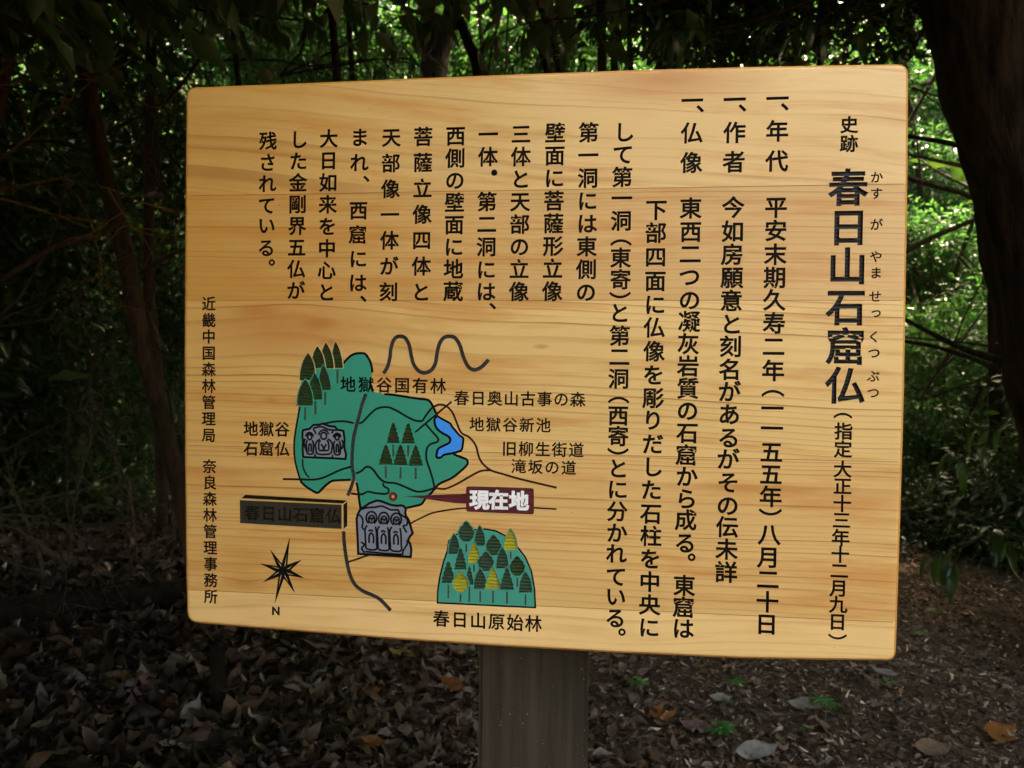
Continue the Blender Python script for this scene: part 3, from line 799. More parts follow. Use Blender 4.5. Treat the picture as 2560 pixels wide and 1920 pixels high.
for f, key, depth, mt in tri:
    a = A_(key)
    ids = [a.vid(i, depth, vo[i]) for i in f]
    # face the camera (-y)
    p = [vo[i] for i in f]
    ar = (p[1].x - p[0].x) * (p[2].y - p[0].y) - (p[2].x - p[0].x) * (p[1].y - p[0].y)
    a.f.append(ids if ar > 0 else ids[::-1]); a.m.append(a.mat(mt))
for (i, j), ts in emap.items():
    if len(ts) != 2: continue
    t0, t1 = tri[ts[0]], tri[ts[1]]
    if abs(t0[2] - t1[2]) < 1e-6: continue
    deep, shal = (t0, t1) if t0[2] > t1[2] else (t1, t0)
    a = A_(deep[1])
    a.f.append([a.vid(i, deep[2], vo[i]), a.vid(j, deep[2], vo[j]), a.vid(j, shal[2], vo[j]), a.vid(i, shal[2], vo[i])])
    a.m.append(a.mat(deep[3]))
# rounded rim, sides and back, shared out among the planks
THICK = 0.036
prof = [(RIM * (1 - math.sin(R(a))), RIM * (1 - math.cos(R(a)))) for a in (0, 22, 45, 68, 90)]
rings = [(offset(OUTL, -ins * sgn), dep) for ins, dep in prof]
rings += [(OUTL, THICK - 0.003), (offset(OUTL, -0.003 * sgn), THICK)]
nO = len(OUTL)
rim_smooth = {}
for i in range(nO):
    j = (i + 1) % nO
    pi = plank_of((OUTL[i][1] + OUTL[j][1]) / 2)
    a = A_(('plank', pi))
    for k in range(len(rings) - 1):
        (r0, d0), (r1, d1) = rings[k], rings[k + 1]
        q = [a.vid(('r', i, k), d0, r0[i]), a.vid(('r', j, k), d0, r0[j]), a.vid(('r', j, k + 1), d1, r1[j]), a.vid(('r', i, k + 1), d1, r1[i])]
        a.f.append(q if sgn < 0 else q[::-1]); a.m.append(a.mat(MW[pi] if k < 1 else M['rim']))
zs = [BOARD_Z + H_ + 0.02] + SEAMS + [BOARD_Z - 0.02]
BK = offset(OUTL, -0.003 * sgn)
for pi in range(5):
    pts = [p for p in BK if zs[pi + 1] - 1e-5 <= p[1] <= zs[pi] + 1e-5]
    c = np.mean(pts, axis=0)
    pts.sort(key=lambda p: math.atan2(p[1] - c[1], p[0] - c[0]))
    a = A_(('plank', pi))
    base = len(a.v)
    a.v += [(p[0], THICK, p[1]) for p in pts]
    a.f.append(list(range(base, base + len(pts)))); a.m.append(a.mat(MW[pi]))
holder = {}
def get_part(key):
    if key in holder: return holder[key]
    if key[0] == 'plank': name, label, par = 'plank', None, None
    else: name, label, par = PARTS[key]
    p = get_part(par) if par is not None else sign
    if key in acc:
        a = acc[key]
        o = obj(name, mesh(name, a.v, a.f, a.mats, a.m), p)
    else: o = empty(name, (0, 0, 0), p)
    if label: o['label'] = label
    holder[key] = o
    return o
for i in range(5): get_part(('plank', i))
for key in list(acc): get_part(key)
print('tris', len(tri), 'chars', CHARS, 'parts', len(holder))
for i in range(5):
    me = holder[('plank', i)].data

# ---------------------------------------------------------------- terrain
def gz(x, y):
    h = 0.035 * noise.noise(Vector((x * 0.7, y * 0.7, 1.3))) + 0.012 * noise.noise(Vector((x * 2.6, y * 2.6, 4.1)))
    h += 0.05 * max(0.0, y - 3.2) ** 1.15 + 0.55 * max(0.0, min(y, 60) - 20)
    return h
def hit_ground(px, py):
    d = ray(px, py)
    t = -CAM.z / d.z if d.z < 0 else 30
    for _ in range(6):
        p = CAM + d * t
        t = (gz(p.x, p.y) - CAM.z) / d.z
    return CAM + d * t
# ---------------------------------------------------------------- the post
pm, n, bs, out = new_mat('weathered_post')
tc = N(n, 'ShaderNodeTexCoord').outputs['Object']
g = noise_(n, scaled(n, tc, (60, 60, 3.0)), 1, 5, 0.65)
g2_ = noise_(n, scaled(n, tc, (7, 7, 4)), 1, 3)
vz = N(n, 'ShaderNodeTexVoronoi', i_Scale=1.0); n.links.new(scaled(n, tc, (210, 210, 120)), vz.inputs['Vector'])
spk = math_(n, 'MULTIPLY', math_(n, 'LESS_THAN', math_(n, 'ADD', vz.outputs['Distance'], math_(n, 'MULTIPLY', g, 0.25)), 0.26), ramp(n, noise_(n, scaled(n, tc, (40, 40, 30)), 1, 3), [(0.52, 0.0), (0.64, 1.0)]))
c = mixc(n, ramp(n, g, [(0.3, 0.0), (0.7, 1.0)]), (0.022, 0.0175, 0.0125), (0.060, 0.049, 0.037))
c = mixc(n, ramp(n, g2_, [(0.4, 0.0), (0.7, 0.6)]), c, (0.018, 0.015, 0.007))
c = mixc(n, math_(n, 'MULTIPLY', spk, 0.55), c, (0.26, 0.25, 0.21))
n.links.new(c, bs.inputs['Base Color']); bs.inputs['Roughness'].default_value = 0.7; bs.inputs['Specular IOR Level'].default_value = 0.1
bp = N(n, 'ShaderNodeBump', i_Strength=0.8, i_Distance=0.002); n.links.new(g, bp.inputs['Height']); n.links.new(bp.outputs[0], bs.inputs['Normal'])
pa, pb = at(1196, 1700, THICK), at(1468, 1700, THICK)
def boxmesh(name, x0, x1, y0, y1, z0, z1, mat, bev=0.006, zseg=1):
    bm = bmesh.new()
    r = bmesh.ops.create_cube(bm, size=1)
    for v in bm.verts:
        v.co = Vector(((x0 + x1) / 2 + v.co.x * (x1 - x0), (y0 + y1) / 2 + v.co.y * (y1 - y0), (z0 + z1) / 2 + v.co.z * (z1 - z0)))
    bmesh.ops.bevel(bm, geom=bm.edges[:], offset=bev, segments=2, affect='EDGES')
    me = bpy.data.meshes.new(name); bm.to_mesh(me); bm.free()
    me.materials.append(mat)
    return me
post = obj('post', boxmesh('post', pa.x, pb.x, THICK + 0.0005, THICK + 0.142, -0.25, BOARD_Z + 0.60, pm, 0.005), sign)
post['label'] = 'dark weathered square wooden post'


# ---------------------------------------------------------------- ground
gm, n, bs, out = new_mat('forest_soil')
tc = N(n, 'ShaderNodeTexCoord').outputs['Object']
a1 = noise_(n, scaled(n, tc, (5, 5, 5)), 1, 5, 0.6)
a2 = noise_(n, scaled(n, tc, (55, 55, 55)), 1, 5, 0.7)
c = mixc(n, ramp(n, a2, [(0.35, 0.0), (0.65, 1.0)]), (0.045, 0.029, 0.019), (0.17, 0.12, 0.080))
c = mixc(n, ramp(n, a1, [(0.4, 0.0), (0.7, 0.6)]), c, (0.055, 0.040, 0.026))
n.links.new(c, bs.inputs['Base Color']); bs.inputs['Roughness'].default_value = 0.9; bs.inputs['Specular IOR Level'].default_value = 0.05
bp = N(n, 'ShaderNodeBump', i_Strength=1.0, i_Distance=0.02); n.links.new(a2, bp.inputs['Height']); n.links.new(bp.outputs[0], bs.inputs['Normal'])
def grid_axis():
    near = np.arange(-4, 8.01, 0.12)
    return np.concatenate([[-120, -60, -30, -16, -10, -7, -5], near, [9, 11, 14, 18, 20, 24, 36, 60, 90, 140]])
gx = grid_axis(); gy = grid_axis()
vv = [(x, y, gz(x, y)) for y in gy for x in gx]
nx = len(gx)
ff = [(j * nx + i, j * nx + i + 1, (j + 1) * nx + i + 1, (j + 1) * nx + i) for j in range(len(gy) - 1) for i in range(nx - 1)]
tag(obj('ground', mesh('ground', vv, ff, [gm], smooth=True)), kind='structure')

# ---------------------------------------------------------------- vegetation builders
def big_mesh(name, V, F, mats, midx=None, smooth=False):
    """V (n,3), F (m,k) arrays of one polygon size"""
    me = bpy.data.meshes.new(name)
    k = F.shape[1]
    me.vertices.add(len(V)); me.vertices.foreach_set('co', np.ascontiguousarray(V, np.float32).ravel())
    me.loops.add(F.size); me.loops.foreach_set('vertex_index', np.ascontiguousarray(F, np.int32).ravel())
    me.polygons.add(len(F)); me.polygons.foreach_set('loop_start', np.arange(0, F.size, k, dtype=np.int32))
    me.polygons.foreach_set('loop_total', np.full(len(F), k, np.int32))
    for mt in mats: me.materials.append(mt)
    if midx is not None: me.polygons.foreach_set('material_index', midx)
    if smooth: me.polygons.foreach_set('use_smooth', np.ones(len(F), bool))
    me.update(calc_edges=True)
    return me

SIMPLE = (np.array([(0, 0, 0), (0.42, 0.5, 0.10), (1, 0, -0.04), (0.42, -0.5, 0.10)]), np.array([(0, 2, 1), (0, 3, 2)]))
FINE_ = (np.array([(0, 0, 0), (0.22, 0.38, 0.10), (0.52, 0.5, 0.10), (0.80, 0.26, 0.0), (1.0, 0, -0.14), (0.80, -0.26, 0.0), (0.52, -0.5, 0.10), (0.22, -0.38, 0.10), (0.5, 0, 0.0)]),
         np.array([(0, 8, 1), (1, 8, 2), (2, 8, 3), (3, 8, 4), (4, 8, 5), (5, 8, 6), (6, 8, 7), (7, 8, 0)]))
def leaves_at(P, Dr, L, Wd, shape):
    """P base points, Dr pointing directions, L lengths, Wd widths"""
    k = len(P)
    Dn = Dr / (np.linalg.norm(Dr, axis=1)[:, None] + 1e-9)
    upv = np.tile(np.array([0, 0, 1.0]), (k, 1)) + rng.normal(0, 0.45, (k, 3))
    S = np.cross(upv, Dn); S /= np.linalg.norm(S, axis=1)[:, None] + 1e-9
    U = np.cross(Dn, S)
    sv, sf = shape
    V = (P[:, None, :] + Dn[:, None, :] * (sv[None, :, 0:1] * L[:, None, None]) + S[:, None, :] * (sv[None, :, 1:2] * Wd[:, None, None]) + U[:, None, :] * (sv[None, :, 2:3] * L[:, None, None]))
    F = sf[None, :, :] + (np.arange(k) * len(sv))[:, None, None]
    return V.reshape(-1, 3), F.reshape(-1, 3)

def foliage(name, nclus, per, rad, L, ratio, mat, shape=SIMPLE, droop=0.2, shell=0.5, spread=0.16):
    rad = np.array(rad, float)
    u = rng.normal(size=(nclus, 3)); u /= np.linalg.norm(u, axis=1)[:, None]
    r = rng.random(nclus) ** (1 / 3) * (1 - shell) + shell * (0.75 + 0.3 * rng.random(nclus))
    # lobed outline: some directions reach out further
    lob = 0.82 + 0.28 * np.sin(u[:, 0] * 5.1 + 1) * np.sin(u[:, 1] * 4.3 + 2) + 0.18 * np.sin(u[:, 2] * 6.0)
    C = u * (r * lob)[:, None] * rad
    k = nclus * per
    Ci = np.repeat(C, per, 0); Ui = np.repeat(u, per, 0)
    off = rng.normal(0, spread, (k, 3)) * np.array([1, 1, 0.55])
    P = Ci + off
    Dr = off / spread * 0.7 + Ui * 0.5 + rng.normal(0, 0.5, (k, 3)); Dr[:, 2] -= droop
    Ls = L * (0.65 + 0.7 * rng.random(k))
    V, F = leaves_at(P, Dr, Ls, Ls * ratio * (0.8 + 0.4 * rng.random(k)), shape)
    return big_mesh(name, V, F, [mat])

def tube_into(V, F, pts, radii, seg=6):
    pts = [Vector(p) for p in pts]
    base = len(V)
    for i, p in enumerate(pts):
        t = (pts[min(i + 1, len(pts) - 1)] - pts[max(i - 1, 0)]).normalized()
        s = t.orthogonal().normalized() if i == 0 else (s_prev - t * s_prev.dot(t)).normalized()
        s_prev = s
        q = t.cross(s)
        for j in range(seg):
            an = 2 * math.pi * j / seg
            V.append(p + (s * math.cos(an) + q * math.sin(an)) * radii[i])
    for i in range(len(pts) - 1):
        for j in range(seg):
            a, b_ = base + i * seg + j, base + i * seg + (j + 1) % seg
            F.append((a, b_, b_ + seg, a + seg))
    F.append(tuple(range(base + seg - 1, base - 1, -1)))
    F.append(tuple(base + (len(pts) - 1) * seg + j for j in range(seg)))

def rough_tube(pts, radii, seg=14, sub=5, amp=0.10, seed=0):
    """trunk with an uneven surface"""
    p = smooth3(pts, sub); rr = np.interp(np.linspace(0, 1, len(p)), np.linspace(0, 1, len(radii)), radii)
    V, F = [], []
    tube_into(V, F, p, rr, seg)
    k = 0
    for i in range(len(p)):
        c = Vector(p[i])
        for j in range(seg):
            d = V[k] - c
            an = 2 * math.pi * j / seg
            f = 1 + amp * (noise.noise(Vector((math.cos(an) * 2.2 + seed, math.sin(an) * 2.2, c.z * 1.4))) + 0.6 * noise.noise(Vector((math.cos(an) * 6 + seed, math.sin(an) * 6, c.z * 5))))
            V[k] = c + d * f
            k += 1
    return V, F

def smooth3(p, n):
    p = [Vector(q) for q in p]
    out = []
    for i in range(len(p) - 1):
        p0, p1, p2, p3 = p[max(i - 1, 0)], p[i], p[i + 1], p[min(i + 2, len(p) - 1)]
        for k in range(n):
            t = k / n
            out.append(0.5 * ((2 * p1) + (p2 - p0) * t + (2 * p0 - 5 * p1 + 4 * p2 - p3) * t * t + (3 * p1 - p0 - 3 * p2 + p3) * t ** 3))
    out.append(p[-1])
    return out

def twigs(V, F, start, direction, length, rad, depth, rnd, curve=0.35, seg=4, kids=(2, 4), sag=0.0):
    n_ = 5
    pts = [Vector(start)]
    d = Vector(direction).normalized()
    for i in range(n_):
        d = (d + Vector((rnd.gauss(0, curve), rnd.gauss(0, curve), rnd.gauss(0, curve) - sag)) * 0.4).normalized()
        pts.append(pts[-1] + d * length / n_)
    tube_into(V, F, pts, [rad * (1 - 0.65 * i / n_) for i in range(n_ + 1)], seg)
    if depth > 0:
        for _ in range(rnd.randint(*kids)):
            i = rnd.randint(1, n_ - 1)
            nd = (d + Vector((rnd.gauss(0, 0.8), rnd.gauss(0, 0.8), rnd.gauss(0, 0.6)))).normalized()
            twigs(V, F, pts[i], nd, length * rnd.uniform(0.4, 0.7), rad * 0.5, depth - 1, rnd, curve, seg, kids, sag)
    return pts

# leaf and bark materials
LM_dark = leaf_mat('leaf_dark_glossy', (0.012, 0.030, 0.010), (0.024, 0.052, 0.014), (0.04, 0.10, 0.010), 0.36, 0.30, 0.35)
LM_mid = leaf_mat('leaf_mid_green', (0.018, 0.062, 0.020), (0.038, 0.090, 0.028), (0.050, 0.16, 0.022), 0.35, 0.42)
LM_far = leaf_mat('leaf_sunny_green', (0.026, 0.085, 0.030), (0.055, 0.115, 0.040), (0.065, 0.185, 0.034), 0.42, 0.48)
LM_can = leaf_mat('leaf_canopy', (0.030, 0.070, 0.020), (0.050, 0.090, 0.025), (0.06, 0.12, 0.015), 0.4, 0.3)
BK_dark = bark_mat('bark_dark', (0.008, 0.005, 0.003), (0.042, 0.029, 0.019), 1.0)
BK_sap = bark_mat('bark_sapling', (0.016, 0.009, 0.005), (0.050, 0.030, 0.018), 1.6, (0.018, 0.018, 0.007))
BK_grey = bark_mat('bark_grey', (0.060, 0.052, 0.042), (0.17, 0.15, 0.12), 1.0, (0.05, 0.07, 0.03))
BK_char = bark_mat('bark_black', (0.003, 0.0025, 0.002), (0.009, 0.007, 0.005), 1.0)
BK_red = bark_mat('bark_red', (0.030, 0.009, 0.004), (0.08, 0.028, 0.012), 1.0)
BK_twig = bark_mat('bark_twig', (0.022, 0.017, 0.012), (0.070, 0.058, 0.044), 2.0)
BK_tan = bark_mat('bark_tan_twig', (0.10, 0.055, 0.018), (0.20, 0.12, 0.045), 2.0)

# shared foliage meshes
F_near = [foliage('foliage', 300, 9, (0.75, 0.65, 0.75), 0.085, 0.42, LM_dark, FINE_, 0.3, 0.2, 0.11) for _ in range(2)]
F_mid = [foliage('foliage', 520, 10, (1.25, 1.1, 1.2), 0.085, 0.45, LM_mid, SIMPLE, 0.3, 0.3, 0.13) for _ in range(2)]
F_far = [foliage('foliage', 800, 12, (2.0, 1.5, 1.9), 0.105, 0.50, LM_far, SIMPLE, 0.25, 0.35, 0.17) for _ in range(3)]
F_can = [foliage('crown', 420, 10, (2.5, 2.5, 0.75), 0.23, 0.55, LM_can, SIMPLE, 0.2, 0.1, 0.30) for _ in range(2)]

def stem_mesh(h, r, rnd, spread=0.5):
    V, F = [], []
    for k in range(3):
        d = Vector((rnd.gauss(0, spread), rnd.gauss(0, spread), 1.6))
        twigs(V, F, (0, 0, -0.05), d, h, r, 1, rnd, 0.25, 5)
    return mesh('stem', V, F, [BK_twig])
rs = random.Random(5)
ST_small = [stem_mesh(1.2, 0.016, rs) for _ in range(2)]
ST_big = [stem_mesh(2.8, 0.035, rs) for _ in range(2)]

def shrub(name, x, y, zc, fol, stem, label, cat, group, s=1.0, rz=None, sz=1.0):
    g0 = gz(x, y)
    t = empty(name, (x, y, g0), None, rng.uniform(0, 6.28) if rz is None else rz)
    tag(t, label, cat, group)
    obj('stem', stem, t).scale = (1, 1, max(0.3, zc / 1.6))
    f = obj('foliage', fol, t, (0, 0, zc)); f.scale = (s, s, s * sz)
    return t

# ---------------------------------------------------------------- trunks and trees one can tell apart
def px_path(pts, Y):
    out = []
    for q in pts:
        yy = q[2] if len(q) > 2 else Y
        out.append(at(q[0], q[1], yy))
    return out
def px_r(wpx, Y): return wpx / 2 * (Y - CAM.y) / FPX
def tree(name, path, wpx, Y, bark, label, crowns=(), crown_mesh=None, seg=14, branches=(), amp=0.10, seed=0, down=True, up=None, cat='tree', group=None):
    p = px_path(path, Y)
    if down:                                 # run on to the ground
        l = p[-1]; d = (p[-1] - p[-2]).normalized()
        if d.z > -0.3: d = Vector((0, 0, -1))
        while l.z > gz(l.x, l.y) - 0.1: l = l + d * 0.15
        p.append(l)
    if up: p = [p[0] + Vector(u_) for u_ in reversed(up)] + p
    base = p[-1]
    t = empty(name, base); tag(t, label, cat, group)
    rr = [px_r(q, Y) for q in wpx]
    V, F = rough_tube([q - base for q in p], rr, seg, 5, amp, seed)
    for bpath, bw, bY in branches:
        q = [v - base for v in px_path(bpath, bY)]
        qs = smooth3(q, 4); r_ = np.linspace(px_r(bw[0], bY), px_r(bw[1], bY), len(qs))
        tube_into(V, F, qs, list(r_), 7)
    obj('trunk', mesh('trunk', V, F, [bark], smooth=True), t)
    for (cx, cy_, cz, cs) in crowns:
        c_ = obj('crown', crown_mesh or F_can[rs.randint(0, 1)], t, Vector((cx, cy_, cz)) - base)
        c_.scale = (cs, cs, cs); c_.rotation_euler = (rs.uniform(-.1, .1), rs.uniform(-.1, .1), rs.uniform(0, 6.28))
    return t
CZ = 5.6  # height of the crowns added overhead, out of view, for shade
tree('sapling', [(190,-60),(205,120),(250,380),(295,560),(328,710),(358,874),(392,1000),(426,1127),(455,1240),(490,1420),(510,1520)], [30,42,44,46,46,48,52,58], 2.0, BK_sap,
     'slender curved dark tree trunk rising beside the left edge of the signboard', [(-2.0, 2.6, CZ, 1.0), (-3.6, 1.2, CZ + .2, 1.0)],
     branches=[([(262,400),(200,372),(110,352),(0,372),(-80,400)], (11, 6), 1.9), ([(300,555,2.0),(240,590,1.8),(150,610,1.7),(0,700,1.6),(-60,730,1.6)], (20, 12), 1.9),
               ([(328,700),(420,640),(520,600),(640,560)], (12, 6), 2.1), ([(240,345),(330,300),(420,250),(520,120)], (12, 7), 2.1), ([(205,250),(120,230),(0,215)], (9, 5), 1.9),
               ([(290,520),(250,470),(190,410),(150,380)], (9, 3), 1.8), ([(282,480),(330,380),(360,300)], (8, 3), 1.9)],
     up=[(-0.15, 0.1, 1.2), (-0.3, 0.3, 3.4)], seed=1)
tree('tree', [(372,560),(380,800),(398,1000),(405,1300)], [26,28,30,34], 3.6, BK_dark, 'thin straight dark trunk just behind the curved sapling', [(-0.8, 4.4, CZ + .4, 1.0)], up=[(0, 0.1, 3.5)], seed=2)
tree('tree', [(2525,-140),(2565,60),(2622,293),(2672,437),(2725,700),(2775,895),(2845,1150),(2900,1500)], [350,365,385,400,430,480], 1.8, BK_dark,
     'very thick dark leaning trunk at the right edge of the photograph', [(2.6, 2.2, CZ + .3, 1.05), (4.6, 1.0, CZ, 1.05), (4.4, 3.6, CZ + .3, 1.1)], up=[(-0.1, 0.1, 1.0), (-0.4, 0.4, 3.6)], seg=28, amp=0.14, seed=3,
     branches=[([(2600,930,2.2),(2520,905,2.5),(2400,868,2.9),(2265,800,3.2)], (26, 9), 2.9), ([(2600,960,2.2),(2500,925,2.5),(2420,892,2.8),(2330,865,3.0),(2240,850,3.2)], (16, 7), 2.9), ([(2560,380,2.0),(2450,372,2.2),(2330,350,2.6),(2200,330,2.8)], (18, 7), 2.6)])
tree('forked_tree', [(1092,60),(1088,160),(1085,330),(1080,700),(1070,1150)], [62,76,84,92,105], 5.2, BK_grey, 'grey forked tree trunk rising behind the top edge of the signboard', [(0.4, 4.6, CZ + 1.0, .9)], seed=4,
     branches=[([(1090,150),(1110,110),(1128,40),(1135,-60),(1140,-500)], (52, 40), 5.0), ([(1088,100),(1070,20),(1040,-100),(980,-500)], (50, 34), 5.2), ([(1120,80),(1080,45),(1040,30),(960,-10)], (16, 8), 4.8), ([(1130,30),(1190,-30)], (16, 8), 4.8)])
tree('tree', [(1118,-40),(1150,50),(1172,110),(1196,185),(1215,420),(1225,800)], [22,26,28,30,34], 4.2, BK_dark, 'thin dark crooked trunk just right of the forked grey tree', [(1.6, 4.6, CZ + .6, .9)], up=[(-0.1, 0, 3)], seed=5)
tree('tree', [(2284,-60),(2272,60),(2258,180),(2246,400),(2240,800)], [26,28,30,34], 8.2, BK_grey, 'pale distant trunk lit above the top right corner of the board', up=[(0.1, 0, 4)], seed=6)
tree('tree', [(2492,500),(2490,900),(2496,1100),(2500,1300)], [26,32,34,38], 4.6, BK_dark, 'thin dark upright trunk between the board and the thick leaning trunk', [(3.6, 4.8, CZ + .5, 1.0), (4.5, 6.9, 5.9, .5)], up=[(0.1, 0, 3.6)], seed=7)
tree('tree', [(20,-200),(-5,-40),(-20,60),(-60,260),(-160,700)], [110,120,125,130,150], 3.4, BK_red, 'reddish brown trunk in the top left corner of the photograph', [(-3.4, 4.2, CZ + .6, 1.1), (-5.2, 2.6, CZ, 1.1)], up=[(-0.1, 0, 3)], seed=8)
tree('tree', [(1790,-100),(1758,200),(1740,700)], [18,22,30], 6.4, BK_dark, 'dark trunk hidden in shade above the middle of the board', [(2.6, 4.4, CZ + 1.4, .8)], up=[(0, 0, 3.4)], seed=9)
tree('tree', [(540,-100),(585,200),(600,700)], [16,20,28], 6.9, BK_dark, 'dark trunk seen between leaves above the left part of the board', [(-3.4, 6.2, CZ + 1.0, 1.2), (-2.0, 7.2, CZ + .8, .7)], up=[(0, 0, 3.4)], seed=10)
# unseen trees added beside and behind the viewer, their crowns shading the place
def shade_tree(x, y, crowns, label, h=CZ):
    g0 = gz(x, y)
    t = empty('added_shade_tree', (x, y, g0)); tag(t, label, 'tree', 'trees added to shade the path round the signboard')
    V, F = rough_tube([(0, 0, -0.1), (0.05, 0.05, 1.5), (-0.05, 0.1, 3.2), (0.1, 0, h - 0.2)], [0.24, 0.17, 0.14, 0.09], 12, 4, 0.1, x)
    obj('trunk', mesh('trunk', V, F, [BK_dark], smooth=True), t)
    for cx, cy_, cz, cs in crowns:
        c_ = obj('crown', F_can[rs.randint(0, 1)], t, (cx - x, cy_ - y, cz - g0)); c_.scale = (cs, cs, cs); c_.rotation_euler = (0, 0, rs.uniform(0, 6.28))
shade_tree(-4.6, -0.6, [(-3.2, -1.0, CZ, 1.0), (-5.2, 0.4, CZ - .8, 1.0), (-4.6, -2.8, CZ - 1, 1.1), (-5.4, -1.0, 2.6, 1.0)], 'unseen broadleaved tree added for shade left of the viewer')
shade_tree(6.4, -0.8, [(5.2, -1.2, CZ, 1.0), (6.6, 0.9, CZ - .8, 1.0), (6.2, -2.8, CZ - 1, 1.1), (6.8, -1.0, 2.6, 1.0)], 'unseen broadleaved tree added for shade right of the viewer')
shade_tree(0.4, 1.0 - 9.6, [(0.6, -8.6, CZ - 1, 1.2), (-2.6, -8.0, CZ - 1, 1.2), (0.5, -9.4, 2.4, 1.3), (-3.2, -8.0, 2.2, 1.3)], 'unseen broadleaved tree added for shade behind the viewer')
shade_tree(-4.9, -5.4, [(-4.2, -5.2, CZ - 1, 1.2), (-5.4, -4.8, 2.4, 1.3)], 'unseen broadleaved tree added for shade behind the viewer to the left')
shade_tree(7.6, -4.4, [(7.4, -3.6, 2.6, 1.2)], 'unseen broadleaved tree added for shade behind the viewer to the right')
shade_tree(-6.6, 4.6, [(-6.2, 3.8, CZ, 1.1), (-6.6, 6.0, 3.0, 1.2), (-7.2, 2.2, 2.6, 1.2)], 'broadleaved tree added for shade beyond the left edge of the photograph')
shade_tree(7.2, 4.4, [(6.4, 3.4, CZ, 1.1), (7.4, 5.4, 3.0, 1.2), (7.6, 2.2, 2.6, 1.2)], 'broadleaved tree added for shade beyond the right edge of the photograph')
shade_tree(1.2, 2.9, [], 'x') if False else None
# low canopy added out of view over the sign, to shade behind it
tree('tree', [(790,-400),(815,-100),(850,300),(860,900)], [16,18,24,34], 4.4, BK_dark, 'dark trunk behind the left part of the board, added to carry shading crowns', [(0.2, 2.3, CZ + .1, 1.0), (0.6, 4.0, CZ + .5, 1.0), (-1.0, 0.6, CZ + .3, 0.9), (1.7, 0.9, CZ + .4, 0.9)], up=[(0, 0, 2.6)], seed=12)

F_low = foliage('crown', 380, 10, (1.25, 1.25, 0.26), 0.12, 0.45, LM_can, SIMPLE, 0.2, 0.1, 0.16)
def roof_tree(x, y, crowns, label):  # low crowns put in out of view to block skylight
    g0 = gz(x, y)
    t = empty('added_roof_tree', (x, y, g0)); tag(t, label, 'tree', 'low spreading trees added to shade the ground round the signboard')
    V, F = rough_tube([(0, 0, -0.1), (0.05, 0.05, 1.0), (-0.05, 0.1, 2.0), (0.0, 0, 3.2)], [0.07, 0.055, 0.045, 0.03], 9, 4, 0.1, x)
    for cx, cy_, cz in crowns:
        tube_into(V, F, smooth3([(0, 0, 1.8), ((cx - x) * .5, (cy_ - y) * .5, cz - g0 - .25), (cx - x, cy_ - y, cz - g0)], 4), list(np.linspace(.035, .012, 9)), 6)
    obj('trunk', mesh('trunk', V, F, [BK_dark], smooth=True), t)
    for cx, cy_, cz in crowns:
        c_ = obj('crown', F_low, t, (cx - x, cy_ - y, cz - g0)); c_.rotation_euler = (0, 0, rs.uniform(0, 6.28)); c_.scale = (1.1, 1.1, 1)
def lowz(y): return 1.1 + 0.52 * (y + 0.96) + 0.62
roof_tree(-2.9, 1.4, [(-0.6, .75, lowz(.8)), (-1.9, .5, lowz(.6)), (-3.1, 1.2, lowz(1.2)), (-1.6, 2.0, lowz(2.0)), (-3.4, 2.8, lowz(2.8)), (-2.4, 3.6, lowz(3.6))], 'low spreading tree added for shade left of the signboard beyond the frame')
roof_tree(0.55, 5.0, [(0.5, 1.1, lowz(1.1)), (-0.2, 2.4, lowz(2.4)), (1.3, 2.2, lowz(2.2)), (-.8, 3.6, lowz(3.6)), (.7, 3.6, lowz(3.6)), (2.0, 3.7, lowz(3.7))], 'low spreading tree added for shade, hidden behind the signboard')
roof_tree(-2.6, -1.6, [(-1.6, -.2, 2.35), (-2.6, -.5, 1.9), (-1.7, -1.5, 2.5), (-2.6, -2.4, 2.2), (-1.5, .6, 2.4), (-2.9, .5, 1.7), (-2.3, -.9, 1.5), (-.75, -.55, 2.65), (-.7, -1.4, 2.4), (-.4, -2.5, 2.7), (-2.25, -.5, .9), (-3.2, .6, .9)], 'low spreading tree added for shade close left of the viewer')
roof_tree(4.3, 2.9, [(2.6, 1.9, lowz(1.9)), (3.8, 2.2, lowz(2.2)), (2.9, 3.2, lowz(3.2)), (4.3, 3.6, lowz(3.6)), (1.9, 1.2, lowz(1.3))], 'low spreading tree added for shade beyond the thick leaning trunk')

